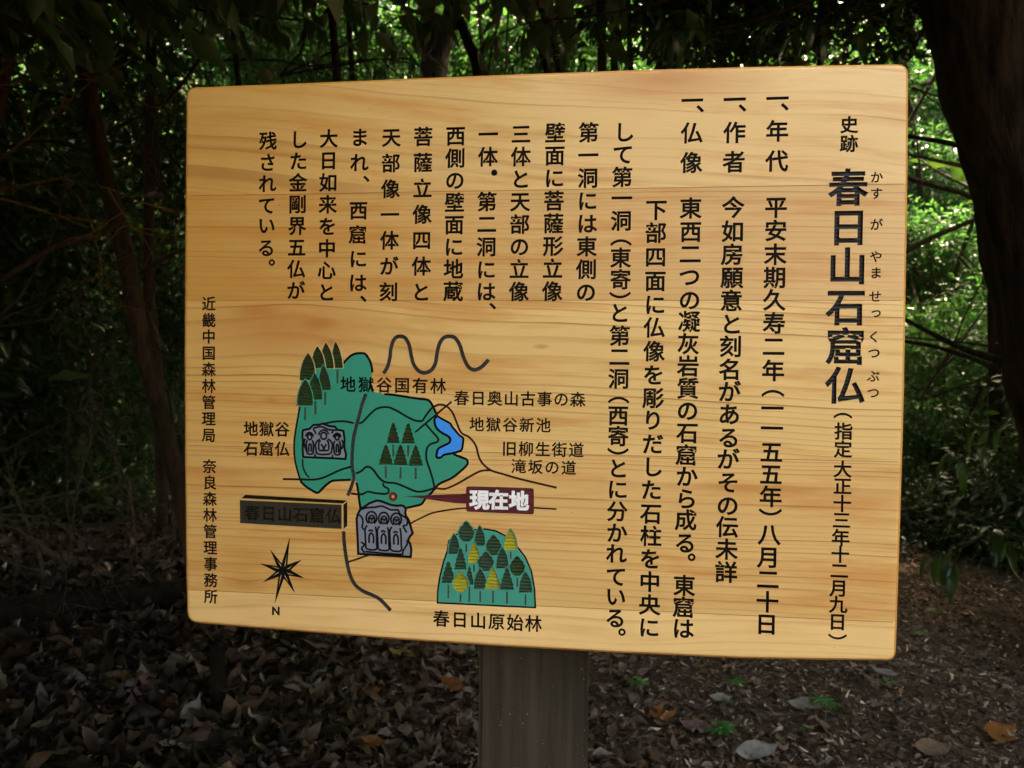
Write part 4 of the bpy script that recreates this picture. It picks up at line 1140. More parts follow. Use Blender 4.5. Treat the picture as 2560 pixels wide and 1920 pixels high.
# ---------------------------------------------------------------- shrubs in three depths
def at_shrub(px, py, Y, fol, stem, name, label, cat, group, s=1.0, sz=1.0):
    p = at(px, py, Y)
    shrub(name, p.x, p.y, p.z - gz(p.x, p.y), fol, stem, label, cat, group, s, None, sz)
g_far = 'sunlit trees at the back of the wood'
k = 0
for Y, xs, pys in ((10.2, (-900, -150, 520, 1100, 1650, 2240, 2900, 3500), (760, 250)), (12.6, (-1000, -300, 150, 700, 1250, 1800, 2350, 2950, 3600), (620, 60, -420)), (16.0, (-900, -450, 0, 400, 800, 1200, 1600, 2000, 2400, 2850, 3300, 3700), (600, 250, -100, -450))):
    for px in xs:
        x0 = px + rng.uniform(-90, 90)
        p0 = at(x0, 900, Y)
        t = empty('background_tree', (p0.x, p0.y, gz(p0.x, p0.y)))
        where = ('far outside the left edge', 'just outside the left edge', 'behind the curved sapling', 'behind the left edge of the board', 'behind the map', 'behind the forked grey trunk', 'behind the middle of the board',
                 'behind the right half of the board', 'behind the title column', 'right of the board', 'behind the thick leaning trunk', 'just outside the right edge', 'far outside the right edge')
        wi = min(len(where) - 1, max(0, int((px + 900) / 4600 * len(where))))
        tag(t, {10.2: 'nearest background tree, leafy and sunlit, ', 12.6: 'background tree in the middle distance ', 16.0: 'pale tree at the very back of the wood '}[Y] + where[wi], 'tree', g_far)
        V, F = rough_tube([(0, 0, -0.2), (0.05, 0, 2.0), (-0.1, 0.1, 4.5)], [0.13, 0.10, 0.05], 8, 3, 0.1, px)
        obj('trunk', mesh('trunk', V, F, [BK_grey], smooth=True), t)
        for py in pys:
            p = at(x0 + rng.uniform(-120, 120), py + rng.uniform(-60, 60), Y + rng.uniform(-0.5, 0.5))
            c_ = obj('crown', F_far[int(rng.integers(3))], t, Vector(p) - t.location); s = rng.uniform(0.85, 1.15)
            c_.scale = (s, s, s); c_.rotation_euler = (0, 0, rng.uniform(0, 6.28))
V_, F_ = [], []
fm = F_far[0]; co = np.empty(len(fm.vertices) * 3, np.float32); fm.vertices.foreach_get('co', co); co = co.reshape(-1, 3)
fi_ = np.array([list(p_.vertices) for p_ in fm.polygons])
off = 0
for px in range(-1500, 4400, 330):
    for py in (700, 300, -100, -500, -900):
        p = at(px + rng.uniform(-80, 80), py, 22 + rng.uniform(-1, 3))
        an = rng.uniform(0, 6.28); ca_, sa_ = math.cos(an), math.sin(an)
        V_.append(np.c_[co[:, 0] * ca_ - co[:, 1] * sa_, co[:, 0] * sa_ + co[:, 1] * ca_, co[:, 2]][: len(co) // 3 // 4 * 4] * 1.7 + np.array(p))
        kf = len(co) // 3 // 4 * 4
        F_.append(fi_[(fi_ < kf).all(1)] + off); off += kf
tag(obj('distant_woods', big_mesh('distant_woods', np.concatenate(V_), np.concatenate(F_), [LM_far])), 'pale green mass of woodland closing off the view', 'woods', kind='stuff')
# middle distance, patchy light
UND = 'bushy understorey tree '
for px, py, s, lab in ((60, 900, 1.0, UND + 'behind the shrubs at the left edge'), (420, 1050, .9, UND + 'peeping past the lower left side of the board'), (-300, 700, 1.1, UND + 'outside the left edge'), (760, 250, .8, UND + 'above the left half of the board'),
                       (2230, 1150, .8, UND + 'peeping past the lower right side of the board'), (2560, 1050, .9, UND + 'behind the thick leaning trunk'), (2850, 800, 1.1, UND + 'outside the right edge'), (1980, 230, .8, UND + 'above the right half of the board'),
                       (1600, 900, 1.0, UND + 'hidden behind the right half of the board'), (1100, 900, 1.0, UND + 'hidden behind the map on the board'), (150, 200, 1.0, UND + 'behind the top of the curved sapling')):
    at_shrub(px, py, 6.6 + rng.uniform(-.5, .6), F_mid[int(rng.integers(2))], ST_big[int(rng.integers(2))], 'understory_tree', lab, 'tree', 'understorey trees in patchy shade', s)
# crowns standing in the sun just beyond the shade
F_sun = [foliage('foliage', 430, 10, (1.25, 1.1, 1.1), 0.115, 0.45, LM_far, SIMPLE, 0.3, 0.3, 0.13) for _ in range(2)]
SUNNY = [(1310, 120, 7.9, 1.0, 'sunlit tree seen in the bright gap right of the forked trunk'), (1450, 150, 8.3, 1.0, 'sunlit crown above the middle of the board'), (1215, 90, 9.2, .8, 'sunlit crown between the forked trunk and the crooked one'),
         (2330, 450, 8.3, .65, 'sunlit tree right of the title column of the board'), (2390, 680, 7.6, .65, 'broad sunlit tree halfway down the right side of the board'), (2310, 950, 5.7, .62, 'low sunlit tree behind the dark right hand branches'),
         (2330, 240, 9.0, .8, 'sunlit crown beside the top right corner of the board'), (560, 40, 8.8, .8, 'sunlit crown above the top left corner of the board'), (760, 70, 9.2, .9, 'sunlit crown left of the forked grey trunk'), (930, 30, 8.6, .7, 'sunlit crown touching the forked grey trunk in the view'),
         (430, 1080, 7.6, .55, 'small sunlit bush seen just left of the board'), (1960, 130, 9.5, .7, 'sunlit crown over the right third of the board'), (2440, 860, 6.2, .65, 'sunlit tree low between the board and the thick trunk'), (2260, 620, 7.3, .5, 'small sunlit sapling touching the right edge of the board'), (2230, 1080, 5.2, .42, 'small sunlit bush by the lower right edge of the board'), (250, 900, 8.0, .8, 'sunlit bush glimpsed left of the curved sapling'), (420, 700, 8.4, .7, 'sunlit bush glimpsed between the sapling and the board')]
for i, (px, py, Y, s_, lab) in enumerate(SUNNY):
    at_shrub(px, py, Y, F_sun[i % 2], ST_big[i % 2], 'sunlit_tree', lab, 'tree', 'sunlit trees just beyond the shade', s_)
# near, in deep shade
DS = 'dark evergreen shrub '
for px, py, Y, s, sz, lab in ((-150, 300, 3.9, 1.1, 1, DS + 'at the upper left edge of the photograph'), (90, 620, 4.2, 1.0, 1, DS + 'left of the middle of the curved sapling'), (-200, 900, 3.8, 1.2, 1, DS + 'halfway down the left edge of the photograph'),
        (120, 1050, 4.3, .9, 1, DS + 'behind the tangle of dead twigs'), (300, 180, 4.6, .9, 1, DS + 'behind the top of the curved sapling'), (330, 1250, 4.5, .8, .9, DS + 'behind the fallen log near the board'), (-60, 1300, 4.0, .9, .9, DS + 'low in the bottom left behind the log'),
        (100, 1420, 4.7, .8, .7, DS + 'with low foliage beyond the fallen log'), (350, 1400, 4.9, .75, .7, DS + 'with low foliage beside the lower left corner of the board'), (-180, 1430, 4.5, .9, .7, DS + 'hugging the ground at the left edge'), (210, 1330, 5.5, 1.0, .8, DS + 'farther back beyond the log'),
        (60, 1390, 3.7, .62, .75, DS + 'just beyond the left end of the fallen log'), (330, 1370, 3.9, .6, .75, DS + 'just beyond the right end of the fallen log'), (-170, 1380, 3.5, .7, .8, DS + 'at the far left behind the dead twigs'), (200, 1250, 4.0, .7, .9, DS + 'in front of the other shrubs beside the sapling'),
        (480, 420, 4.9, .8, 1, DS + 'touching the upper left edge of the board'), (430, 780, 5.0, .75, 1, DS + 'between the curved sapling and the board')):
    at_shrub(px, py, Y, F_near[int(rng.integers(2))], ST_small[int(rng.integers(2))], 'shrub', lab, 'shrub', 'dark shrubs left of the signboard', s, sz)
for px, py, Y, s, sz, lab in ((2350, 1290, 4.4, .55, .8, 'low dark shrub right of the lower corner of the board'), (2600, 1240, 4.0, .75, .9, 'low dark shrub at the foot of the thick leaning trunk'), (2130, 1330, 4.6, .5, .8, 'low dark shrub half hidden behind the lower right corner'),
        (2480, 1180, 5.0, .6, 1, 'dark shrub round the thin upright trunk'), (2800, 1000, 4.0, .9, 1, 'dark shrub behind the thick leaning trunk'), (2290, 1400, 5.3, .9, .7, 'broad low dark shrub behind the seedlings'), (2530, 1390, 5.2, .9, .7, 'broad low dark shrub behind the foot of the thick trunk'), (2120, 1400, 5.6, .8, .7, 'broad low dark shrub behind the lower right corner'), (2370, 1370, 4.1, .5, .7, 'nearest low shrub right of the board, behind the farthest seedling'), (2540, 1350, 3.8, .55, .7, 'nearest low shrub at the right edge of the photograph'), (2240, 1390, 4.5, .45, .7, 'small low shrub close to the right edge of the board')):
    at_shrub(px, py, Y, F_near[int(rng.integers(2))], ST_small[int(rng.integers(2))], 'shrub', lab, 'shrub', 'dark shrubs right of the signboard', s, sz)
# low dark boughs over the top of the board
LT = 'small evergreen tree with dark crown '
for i, (px, py, Y, s, lab) in enumerate(((1560, -60, 3.2, .75, LT + 'right of the bright gap'), (1800, 20, 3.0, .78, LT + 'drooping lowest over the board'), (2060, -30, 3.1, .80, LT + 'above the title end of the board'), (2330, -60, 3.3, .75, LT + 'beside the thick leaning trunk'),
        (1330, -200, 3.4, .5, LT + 'over the bright gap'), (820, -220, 3.6, .6, LT + 'left of the forked trunk'), (520, -140, 3.4, .6, LT + 'above the top left corner'))):
    p = at(px, py, Y)
    bx_ = 1.1 if i == 3 else .1
    t = empty('low_tree', (p.x + bx_, p.y + .4, gz(p.x, p.y))); tag(t, lab, 'tree', 'low dark crowns behind the top of the board')
    V, F = [], []
    tube_into(V, F, smooth3([(0, 0, -.1), (0.05, 0, 1.2), (-bx_ * .6, -.2, p.z - .3), (-bx_, -.4, p.z + .3)], 4), list(np.linspace(0.028, 0.01, 13)), 7)
    obj('trunk', mesh('trunk', V, F, [BK_dark]), t)
    c_ = obj('crown', F_near[i % 2], t, p - t.location); c_.scale = (s, s, s * .72); c_.rotation_euler = (0, 0, i * 1.3)

# ---------------------------------------------------------------- leaf litter
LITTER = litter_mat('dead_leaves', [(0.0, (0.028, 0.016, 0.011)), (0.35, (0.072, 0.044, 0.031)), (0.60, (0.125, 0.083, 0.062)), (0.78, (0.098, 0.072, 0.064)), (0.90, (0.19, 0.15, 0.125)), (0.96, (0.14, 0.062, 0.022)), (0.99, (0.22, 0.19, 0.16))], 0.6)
SHADELIT = litter_mat('shaded_dead_leaves', [(0.0, (0.004, 0.0025, 0.0018)), (0.45, (0.010, 0.006, 0.004)), (0.72, (0.028, 0.017, 0.012)), (0.88, (0.055, 0.040, 0.030)), (0.95, (0.075, 0.032, 0.010)), (0.985, (0.10, 0.092, 0.072))], 0.5)
CHIPS = litter_mat('wood_chips', [(0.0, (0.045, 0.025, 0.017)), (0.50, (0.135, 0.085, 0.060)), (0.85, (0.26, 0.18, 0.13)), (0.97, (0.52, 0.43, 0.31))], 0.8)
def ground_leaves(name, X, Y, L, ratio, mat, zmax, tilt, curl, shape=FINE_):
    k = len(X)
    G = np.array([gz(x, y) for x, y in zip(X, Y)])
    an = rng.uniform(0, 2 * np.pi, k)
    nrm = np.c_[rng.normal(0, tilt, k), rng.normal(0, tilt, k), np.ones(k)]; nrm /= np.linalg.norm(nrm, axis=1)[:, None]
    Dn = np.c_[np.cos(an), np.sin(an), np.zeros(k)]; Dn -= nrm * (Dn * nrm).sum(1)[:, None]; Dn /= np.linalg.norm(Dn, axis=1)[:, None]
    S = np.cross(nrm, Dn)
    sv, sf = shape
    Wd = L * ratio * rng.uniform(0.7, 1.25, k)
    cu = rng.normal(0, curl, k); cw = np.abs(rng.normal(0, curl, k)) * np.where(rng.random(k) < 0.7, 1, -0.6)
    lx = sv[None, :, 0] * L[:, None]; ly = sv[None, :, 1] * Wd[:, None]
    lz = cu[:, None] * ((sv[None, :, 0] - 0.5) ** 2 * 4 - 0.5) * L[:, None] * 0.5 + cw[:, None] * (sv[None, :, 1] ** 2) * 4 * Wd[:, None] * 0.8
    lz = lz + rng.normal(0, 0.03, lz.shape) * L[:, None]
    P = np.c_[X, Y, G + rng.uniform(0.003, zmax, k)]
    V = P[:, None, :] + Dn[:, None, :] * lx[..., None] + S[:, None, :] * ly[..., None] + nrm[:, None, :] * lz[..., None]
    F = sf[None] + (np.arange(k) * len(sv))[:, None, None]
    return big_mesh(name, V.reshape(-1, 3), F.reshape(-1, 3), [mat], smooth=False)
def scatter(k, y0, y1, p):
    """places spread over the ground the picture can show, plus a margin to both sides"""
    y = y0 + (y1 - y0) * rng.random(k) ** p
    hw = 0.72 * (y + 0.965) + 0.35
    return 0.547 - 0.1175 * (y + .965) + rng.uniform(-1, 1, k) * hw, y
X, Y = scatter(34000, 0.7, 6.2, 1.25)
big = np.clip(0.90 - X * 0.38, 0.40, 1.35)       # larger leaves lie to the left, crumbs to the right
L = (0.028 + 0.070 * rng.random(len(X)) ** 1.8) * big
shaded = X + rng.normal(0, 0.35, len(X)) < -0.35      # left litter gets a darker colour, painting in the shade there
tag(obj('leaf_litter', ground_leaves('leaf_litter', X[~shaded], Y[~shaded], L[~shaded], 0.46, LITTER, 0.034, 0.26, 0.5)), 'layer of dry brown dead leaves right of the post', 'leaf litter', kind='stuff')
tag(obj('shaded_leaf_litter', ground_leaves('shaded_leaf_litter', X[shaded], Y[shaded], L[shaded], 0.46, SHADELIT, 0.040, 0.34, 0.6)), 'thick layer of dead leaves left of the post, shade painted into their dark colour', 'leaf litter', kind='stuff')
X, Y = scatter(70000, 0.7, 5.5, 1.15)
keep = rng.random(len(X)) < np.clip(0.30 + X * 0.5, 0.10, 1)
X, Y = X[keep], Y[keep]
tag(obj('forest_debris', ground_leaves('forest_debris', X, Y, 0.010 + 0.035 * rng.random(len(X)) ** 2, 0.26, CHIPS, 0.036, 0.35, 0.3, SIMPLE)), 'fine crumbs of bark, twigs and leaf scraps on the ground', 'debris', kind='stuff')
rq = random.Random(9)
V, F = [], []
for _ in range(260):
    x, y = rq.uniform(-2.6, 3.4), 0.4 + 4.5 * rq.random() ** 1.3
    a_ = rq.uniform(0, 6.28); l_ = rq.uniform(0.06, 0.28); z_ = gz(x, y) + rq.uniform(0.012, 0.03)
    pts = [(x, y, z_), (x + math.cos(a_) * l_ * .5 + rq.gauss(0, .01), y + math.sin(a_) * l_ * .5 + rq.gauss(0, .01), z_ + rq.uniform(0, .02)), (x + math.cos(a_) * l_, y + math.sin(a_) * l_, z_ + rq.uniform(-.005, .03))]
    r_ = rq.uniform(0.0012, 0.0035)
    tube_into(V, F, pts, [r_, r_ * .8, r_ * .5], 4)
tag(obj('fallen_twigs', mesh('fallen_twigs', V, F, [BK_twig])), 'thin dead twigs scattered over the leaf litter', 'twigs', kind='stuff')

# single leaves one can pick out
def flat_mat(name, c1, c2, rough=0.55):
    mt, n, bs, out = new_mat(name)
    tc = N(n, 'ShaderNodeTexCoord').outputs['Object']
    sp = N(n, 'ShaderNodeSeparateXYZ'); n.links.new(tc, sp.inputs[0])
    a = noise_(n, scaled(n, tc, (45, 45, 45)), 1, 4, 0.65)
    # side veins leaving the midrib
    yv = math_(n, 'ABSOLUTE', sp.outputs[1])
    v = math_(n, 'FRACT', math_(n, 'MULTIPLY', math_(n, 'SUBTRACT', sp.outputs[0], math_(n, 'MULTIPLY', yv, 0.7)), 95))
    vein = math_(n, 'MAXIMUM', math_(n, 'LESS_THAN', v, 0.14), math_(n, 'LESS_THAN', yv, 0.0012))
    c = mixc(n, ramp(n, a, [(0.35, 0.0), (0.65, 1.0)]), c1, c2)
    c = mixc(n, math_(n, 'MULTIPLY', vein, 0.18), c, tuple(min(1, x * 1.5) for x in c2))
    n.links.new(c, bs.inputs['Base Color']); bs.inputs['Roughness'].default_value = rough; bs.inputs['Specular IOR Level'].default_value = 0.2
    return mt
LM = {'brown': flat_mat('leaf_brown', (0.026, 0.015, 0.010), (0.058, 0.036, 0.024)), 'tan': flat_mat('leaf_tan', (0.060, 0.040, 0.026), (0.105, 0.075, 0.050)),
      'grey': flat_mat('leaf_pale_grey', (0.080, 0.078, 0.072), (0.15, 0.145, 0.135)), 'orange': flat_mat('leaf_orange_brown', (0.085, 0.030, 0.008), (0.16, 0.066, 0.020)),
      'yellow': flat_mat('leaf_yellow', (0.09, 0.066, 0.008), (0.16, 0.115, 0.015)), 'plum': flat_mat('leaf_plum_brown', (0.045, 0.022, 0.022), (0.10, 0.060, 0.055))}
def one_leaf_mesh(L, ratio, curl, fold, wav, mat):
    prof = [(0, 0.02), (0.08, 0.42), (0.22, 0.80), (0.42, 1.0), (0.62, 0.90), (0.80, 0.58), (0.92, 0.24), (1.0, 0.0)]
    V, F = [], []
    for i, (t, w_) in enumerate(prof):
        x = t * L
        zc = curl * L * ((t - 0.5) ** 2 * 4 - 0.4) * 0.35
        for s in (-1, -0.5, 0, 0.5, 1):
            yv = s * w_ * L * ratio / 2
            V.append((x - L / 2, yv, zc + fold * abs(s) ** 1.5 * w_ * L * ratio * 0.5 + wav * L * 0.05 * math.sin(t * 9 + s * 3) * abs(s) + 0.006))
    for i in range(len(prof) - 1):
        for j in range(4):
            a = i * 5 + j
            F.append((a, a + 1, a + 6, a + 5))
    k = len(V)                                    # leaf stalk
    V += [(-L / 2, -0.0009, V[2][2]), (-L / 2, 0.0009, V[2][2]), (-L * 0.66, 0.0, V[2][2] + 0.004)]
    F.append((k, k + 1, k + 2))
    return mesh('dead_leaf', V, F, [mat], smooth=True)
def dead_leaf(px, py, L, ratio, ang, mat, label, curl=0.5, fold=0.3, wav=1, me=None, group=None, dz=0.02, tx=0.0, ty=0.0):
    p = hit_ground(px, py)
    o = obj('dead_leaf', me or one_leaf_mesh(L, ratio, curl, fold, wav, LM[mat]), None, (p.x, p.y, gz(p.x, p.y) + dz))
    o.rotation_euler = (tx, ty, ang)
    return tag(o, label, 'leaf', group)
dead_leaf(2500, 1862, 0.150, 0.50, 0.65, 'orange', 'large orange brown leaf in the bottom right corner of the photograph', 0.4, 0.15, dz=0.035, tx=0.35)
dead_leaf(1134, 1738, 0.125, 0.42, -0.75, 'orange', 'long orange brown leaf lying just left of the post', 0.3, 0.2, dz=0.035, tx=0.5)
dead_leaf(1011, 1655, 0.125, 0.32, -0.2, 'yellow', 'narrow yellow brown leaf below the board left of the post', dz=0.03, tx=0.3)
dead_leaf(925, 1752, 0.075, 0.50, 0.5, 'orange', 'small rusty leaf lying left of the long orange one', dz=0.03, tx=0.5)
dead_leaf(930, 1888, 0.085, 0.50, 0.0, 'orange', 'tan orange leaf near the bottom edge left of the post', 0.6, 0.4, dz=0.035, tx=0.4)
dead_leaf(476, 1818, 0.150, 0.36, 1.7, 'grey', 'long pale wavy leaf standing out in the dark litter on the left', 0.5, 0.35, 2, dz=0.04, tx=0.2, ty=-.3)
dead_leaf(395, 1765, 0.085, 0.52, 0.4, 'grey', 'short pale grey leaf left of the long pale wavy one', dz=0.03, tx=0.3)
dead_leaf(235, 1830, 0.110, 0.50, 0.7, 'tan', 'dull tan leaf in the darkest part of the litter on the left', dz=0.03, tx=0.3)
dead_leaf(2018, 1785, 0.120, 0.50, 0.05, 'grey', 'large pale grey leaf beside the seedling right of the post', 0.2, 0.05, dz=0.03, tx=0.25)
dead_leaf(1801, 1770, 0.075, 0.50, 0.1, 'grey', 'small pale grey leaf between the post and the large pale one', dz=0.03, tx=0.3)
dead_leaf(1890, 1905, 0.150, 0.45, 0.5, 'grey', 'long pale leaf cut by the bottom edge right of the post', 0.3, 0.2, dz=0.03, tx=0.3)
dead_leaf(1640, 1812, 0.130, 0.30, 1.2, 'orange', 'curled rust brown leaf lying close to the right side of the post', 0.7, 0.6, dz=0.035, tx=0.2)
dead_leaf(1668, 1835, 0.110, 0.26, 1.0, 'orange', 'second curled rust leaf crossing the one beside the post', 0.6, 0.6, dz=0.05, tx=0.2)
dead_leaf(1745, 1842, 0.110, 0.42, -0.1, 'plum', 'dark reddish leaf right of the curled rust leaves', dz=0.03, tx=0.3)
dead_leaf(2215, 1705, 0.085, 0.40, -0.5, 'grey', 'pale blue grey leaf lying below the corner of the board', dz=0.03, tx=0.3)
dead_leaf(2330, 1900, 0.120, 0.55, 0.3, 'tan', 'broad dull tan leaf on the ground near the bottom right', dz=0.03, tx=0.3)
dead_leaf(1680, 1640, 0.090, 0.42, 1.3, 'tan', 'upright tan leaf just under the board right of the post', 0.4, 0.3, dz=0.045, ty=-.5)
dead_leaf(1560, 1930, 0.10, 0.5, .3, 'plum', 'dark leaf against the foot of the post in the picture', dz=0.03, tx=0.3) if False else None
p = at(385, 492, 2.05)
o = obj('dead_leaf', one_leaf_mesh(0.075, 0.5, 0.9, 0.7, 2, LM['tan']), None, p); o.rotation_euler = (0.9, -0.3, 0.5)
tag(o, 'withered brown leaf caught in the twigs left of the board', 'leaf')
KIND = {'brown': 'curled dark brown dead leaf among others in the litter', 'tan': 'dull tan dead leaf among others in the litter', 'plum': 'purplish brown dead leaf among others in the litter', 'grey': 'greyish dead leaf among others in the litter'}
LMESH = [(k, one_leaf_mesh(l, r_, c_, f_, w_, LM[k])) for k, l, r_, c_, f_, w_ in (('brown', .095, .44, .6, .4, 1), ('brown', .11, .40, .9, .6, 2), ('brown', .085, .5, -.5, .3, 1), ('tan', .10, .42, .5, .4, 1.5), ('tan', .085, .46, .8, .3, 1),
        ('plum', .105, .44, .4, .3, 1), ('plum', .09, .5, .7, .6, 2), ('grey', .095, .42, .5, .3, 2))]
for _ in range(210):
    left = rq.random() < 0.66
    px = rq.uniform(-20, 1180) if left else rq.uniform(1480, 2560)
    py = 1580 + 345 * rq.random() ** 0.9 if left else 1640 + 280 * rq.random()
    k_, me_ = rq.choice(LMESH if left or rq.random() < .5 else LMESH[2:6])
    o = dead_leaf(px, py, 0, 0, rq.uniform(0, 6.28), k_, KIND[k_], me=me_, group='dead leaves lying in the litter', dz=rq.uniform(0.012, 0.035), tx=rq.gauss(0.1, .35), ty=rq.gauss(0, .35))
    s_ = rq.uniform(.85, 1.5) if left else rq.uniform(.45, .8); o.scale = (s_, s_, s_)

# ---------------------------------------------------------------- seedlings right of the post
SEED = leaf_mat('seedling_green', (0.014, 0.095, 0.020), (0.026, 0.125, 0.022), (0.03, 0.15, 0.015), 0.45, 0.3)
SSTEM = paint_mat('seedling_stem', (0.05, 0.10, 0.02), 0.6)
def palmate(s, lobes=7):
    V = [(0, 0, 0)]; F = []
    for i in range(lobes):
        a = (i - (lobes - 1) / 2) * 0.78
        l = s * (1.0 - 0.30 * abs(i - (lobes - 1) / 2) / ((lobes - 1) / 2))
        k = len(V)
        for t, w_, zz in ((0.35, -0.13, 0.05), (0.62, -0.15, 0.06), (1.0, 0, -0.02), (0.62, 0.15, 0.06), (0.35, 0.13, 0.05)):
            x, y = l * t, s * w_
            V.append((x * math.cos(a) - y * math.sin(a), x * math.sin(a) + y * math.cos(a), s * zz))
        V.append((l * 0.55 * math.cos(a), l * 0.55 * math.sin(a), 0.0))
        c_ = k + 5
        for q in ((0, k, c_), (k, k + 1, c_), (k + 1, k + 2, c_), (k + 2, k + 3, c_), (k + 3, k + 4, c_), (k + 4, 0, c_)): F.append(q)
    return mesh('leaf', V, F, [SEED])
PLM = [palmate(0.034), palmate(0.030, 5)]
SD = [(1592, 1745, 1.25, 3, 'bright green seedling nearest the right side of the post'), (1838, 1742, 1.1, 3, 'green seedling between the post and the large pale leaf'), (1815, 1775, .7, 2, 'tiny yellow green seedling under a larger one'),
      (2309, 1612, 1.1, 2, 'green seedling on the ground right of the board'), (2224, 1735, 1.0, 2, 'green seedling below the lower right corner of the board'), (2062, 1806, 1.35, 4, 'largest green seedling beside the large pale grey leaf'),
      (1803, 1876, 1.4, 4, 'green seedling nearest the bottom edge of the photograph'), (2118, 1664, 1.1, 3, 'green seedling just under the edge of the board'), (1700, 1652, .7, 2, 'small dark green seedling under the board right of the post'),
      (2330, 1545, .9, 2, 'farthest seedling at the foot of the dark shrubs'), (2010, 1850, .8, 2, 'small dark seedling below the largest one')]
for px, py, s, nl, lab in SD:
    p = hit_ground(px, py); t = empty('seedling', (p.x, p.y, gz(p.x, p.y)), None, rq.uniform(0, 6.28)); tag(t, lab, 'seedling', 'maple seedlings right of the post')
    t.scale = (s, s, s)
    V, F = [], []
    tube_into(V, F, [(0, 0, -0.01), (0.002, 0.001, 0.025), (0, 0, 0.045)], [0.0012, 0.001, 0.0008], 5)
    obj('stem', mesh('stem', V, F, [SSTEM]), t)
    for i in range(nl):
        a = i * 6.283 / nl + rq.uniform(-.4, .4)
        l_ = obj('leaf', PLM[i % 2], t, (0.006 * math.cos(a), 0.006 * math.sin(a), 0.043 + 0.004 * i)); l_.rotation_euler = (rq.uniform(-.25, .25), rq.uniform(-.1, .4), a)

# ---------------------------------------------------------------- log, stake, bare undergrowth
def ground_path(pts, dz=0.0):
    out = []
    for px, py in pts:
        p = hit_ground(px, py); out.append(Vector((p.x, p.y, gz(p.x, p.y) + dz)))
    return out
lp = ground_path([(-250, 1585), (60, 1560), (280, 1535), (520, 1498)], 0.05)
V, F = rough_tube([q - lp[0] for q in lp], [0.075, 0.070, 0.066, 0.060], 14, 5, 0.14, 3)
tag(obj('fallen_log', mesh('fallen_log', V, F, [BK_char], smooth=True), None, lp[0]), 'dark fallen log lying across the litter at the left edge', 'log')
p = hit_ground(543, 1765)
V, F = rough_tube([(0, 0, -0.1), (0.004, 0, 0.08), (0, 0, 0.19)], [0.026, 0.025, 0.024], 12, 4, 0.08, 8)
tag(obj('stake', mesh('stake', V, F, [BK_char], smooth=True), None, (p.x, p.y, gz(p.x, p.y))), 'short dark wooden stake in the litter below the left part of the board', 'stake')
def bare_shrub(px, py, Y, n_, length, rad, mat, label, seed, name='bare_shrub', cat='branches', group='bare twiggy branches left of the signboard', aim=None, depth=3, curve=0.35):
    r_ = random.Random(seed); p = at(px, py, Y)
    V, F = [], []
    for _ in range(n_):
        d = aim if aim else (r_.gauss(0, 1), r_.gauss(0, 0.5), r_.uniform(0.1, 1.2))
        d = Vector(d) + Vector((r_.gauss(0, .25), r_.gauss(0, .25), r_.gauss(0, .25)))
        twigs(V, F, (0, 0, 0), d, length * r_.uniform(.7, 1.2), rad, depth, r_, curve, 4, (2, 4))
    return tag(obj(name, mesh(name, V, F, [mat]), None, p), label, cat, group)
bare_shrub(-60, 480, 1.9, 3, 0.9, 0.006, BK_tan, 'tan twigs reaching in from the upper left edge', 21, aim=(1, 0.2, 0.25))
bare_shrub(-40, 230, 1.7, 3, 0.7, 0.0045, BK_tan, 'curved orange tan twigs in the top left corner', 22, aim=(0.9, 0.1, 0.5), curve=.5)
bare_shrub(-30, 820, 2.1, 3, 0.9, 0.006, BK_twig, 'grey twigs crossing at the middle of the left edge', 23, aim=(1, 0.1, 0.35))
bare_shrub(150, 1560, 2.6, 5, 1.1, 0.008, BK_twig, 'bare shrub growing behind the fallen log', 24)
bare_shrub(-60, 1290, 2.3, 4, 0.9, 0.006, BK_twig, 'tangle of dead twigs low on the left edge', 25, aim=(1, 0.1, 0.1))
bare_shrub(330, 1500, 3.0, 5, 1.2, 0.008, BK_twig, 'bare shrub between the log and the board', 26)
bare_shrub(420, 500, 2.6, 4, 0.6, 0.005, BK_twig, 'fine pale twigs beside the curved sapling', 27, aim=(-.3, 0, 1))
bare_shrub(250, 330, 2.2, 3, 0.45, 0.0035, BK_twig, 'short pale twigs left of the curved sapling', 28, aim=(-.6, 0, .5))
bare_shrub(430, 900, 3.0, 4, 0.8, 0.005, BK_twig, 'thin twigs between the sapling and the board', 29)
bare_shrub(700, 190, 2.6, 3, 0.9, 0.007, BK_dark, 'dark curved branch above the top left of the board', 30, aim=(1, 0, .3), curve=.5, group=None)
bare_shrub(2300, 1000, 3.6, 4, 0.9, 0.006, BK_dark, 'dark bare twigs between the board and the thick trunk', 31, group=None)
bare_shrub(2050, 180, 3.4, 3, 0.9, 0.007, BK_dark, 'dark branches above the right part of the board', 32, aim=(.8, 0, .4), group=None)

# ---------------------------------------------------------------- leafy sprays hanging into the top of the view
HL = [leaf_mat('hanging_leaf_dark', (0.018, 0.040, 0.016), (0.030, 0.060, 0.020), (0.05, 0.13, 0.012), 0.28, 0.35), leaf_mat('hanging_leaf_lit', (0.040, 0.095, 0.018), (0.060, 0.12, 0.022), (0.12, 0.24, 0.015), 0.35, 0.5)]  # second copy is lighter, the light on it painted into the colour
def long_leaf(L, ratio, droop, mat):
    prof = [(0, 0.03), (0.12, 0.45), (0.3, 0.9), (0.5, 1.0), (0.7, 0.78), (0.87, 0.36), (1.0, 0.0)]
    V, F = [], []
    for t, w_ in prof:
        x = L * (t - droop * t * t * 0.25); z = -droop * L * t * t
        for s in (-1, 0, 1): V.append((x, s * w_ * L * ratio / 2, z + abs(s) * w_ * L * 0.05))
    for i in range(len(prof) - 1):
        for j in range(2):
            a = i * 3 + j; F.append((a, a + 1, a + 4, a + 3))
    return mesh('leaf', V, F, [mat], smooth=True)
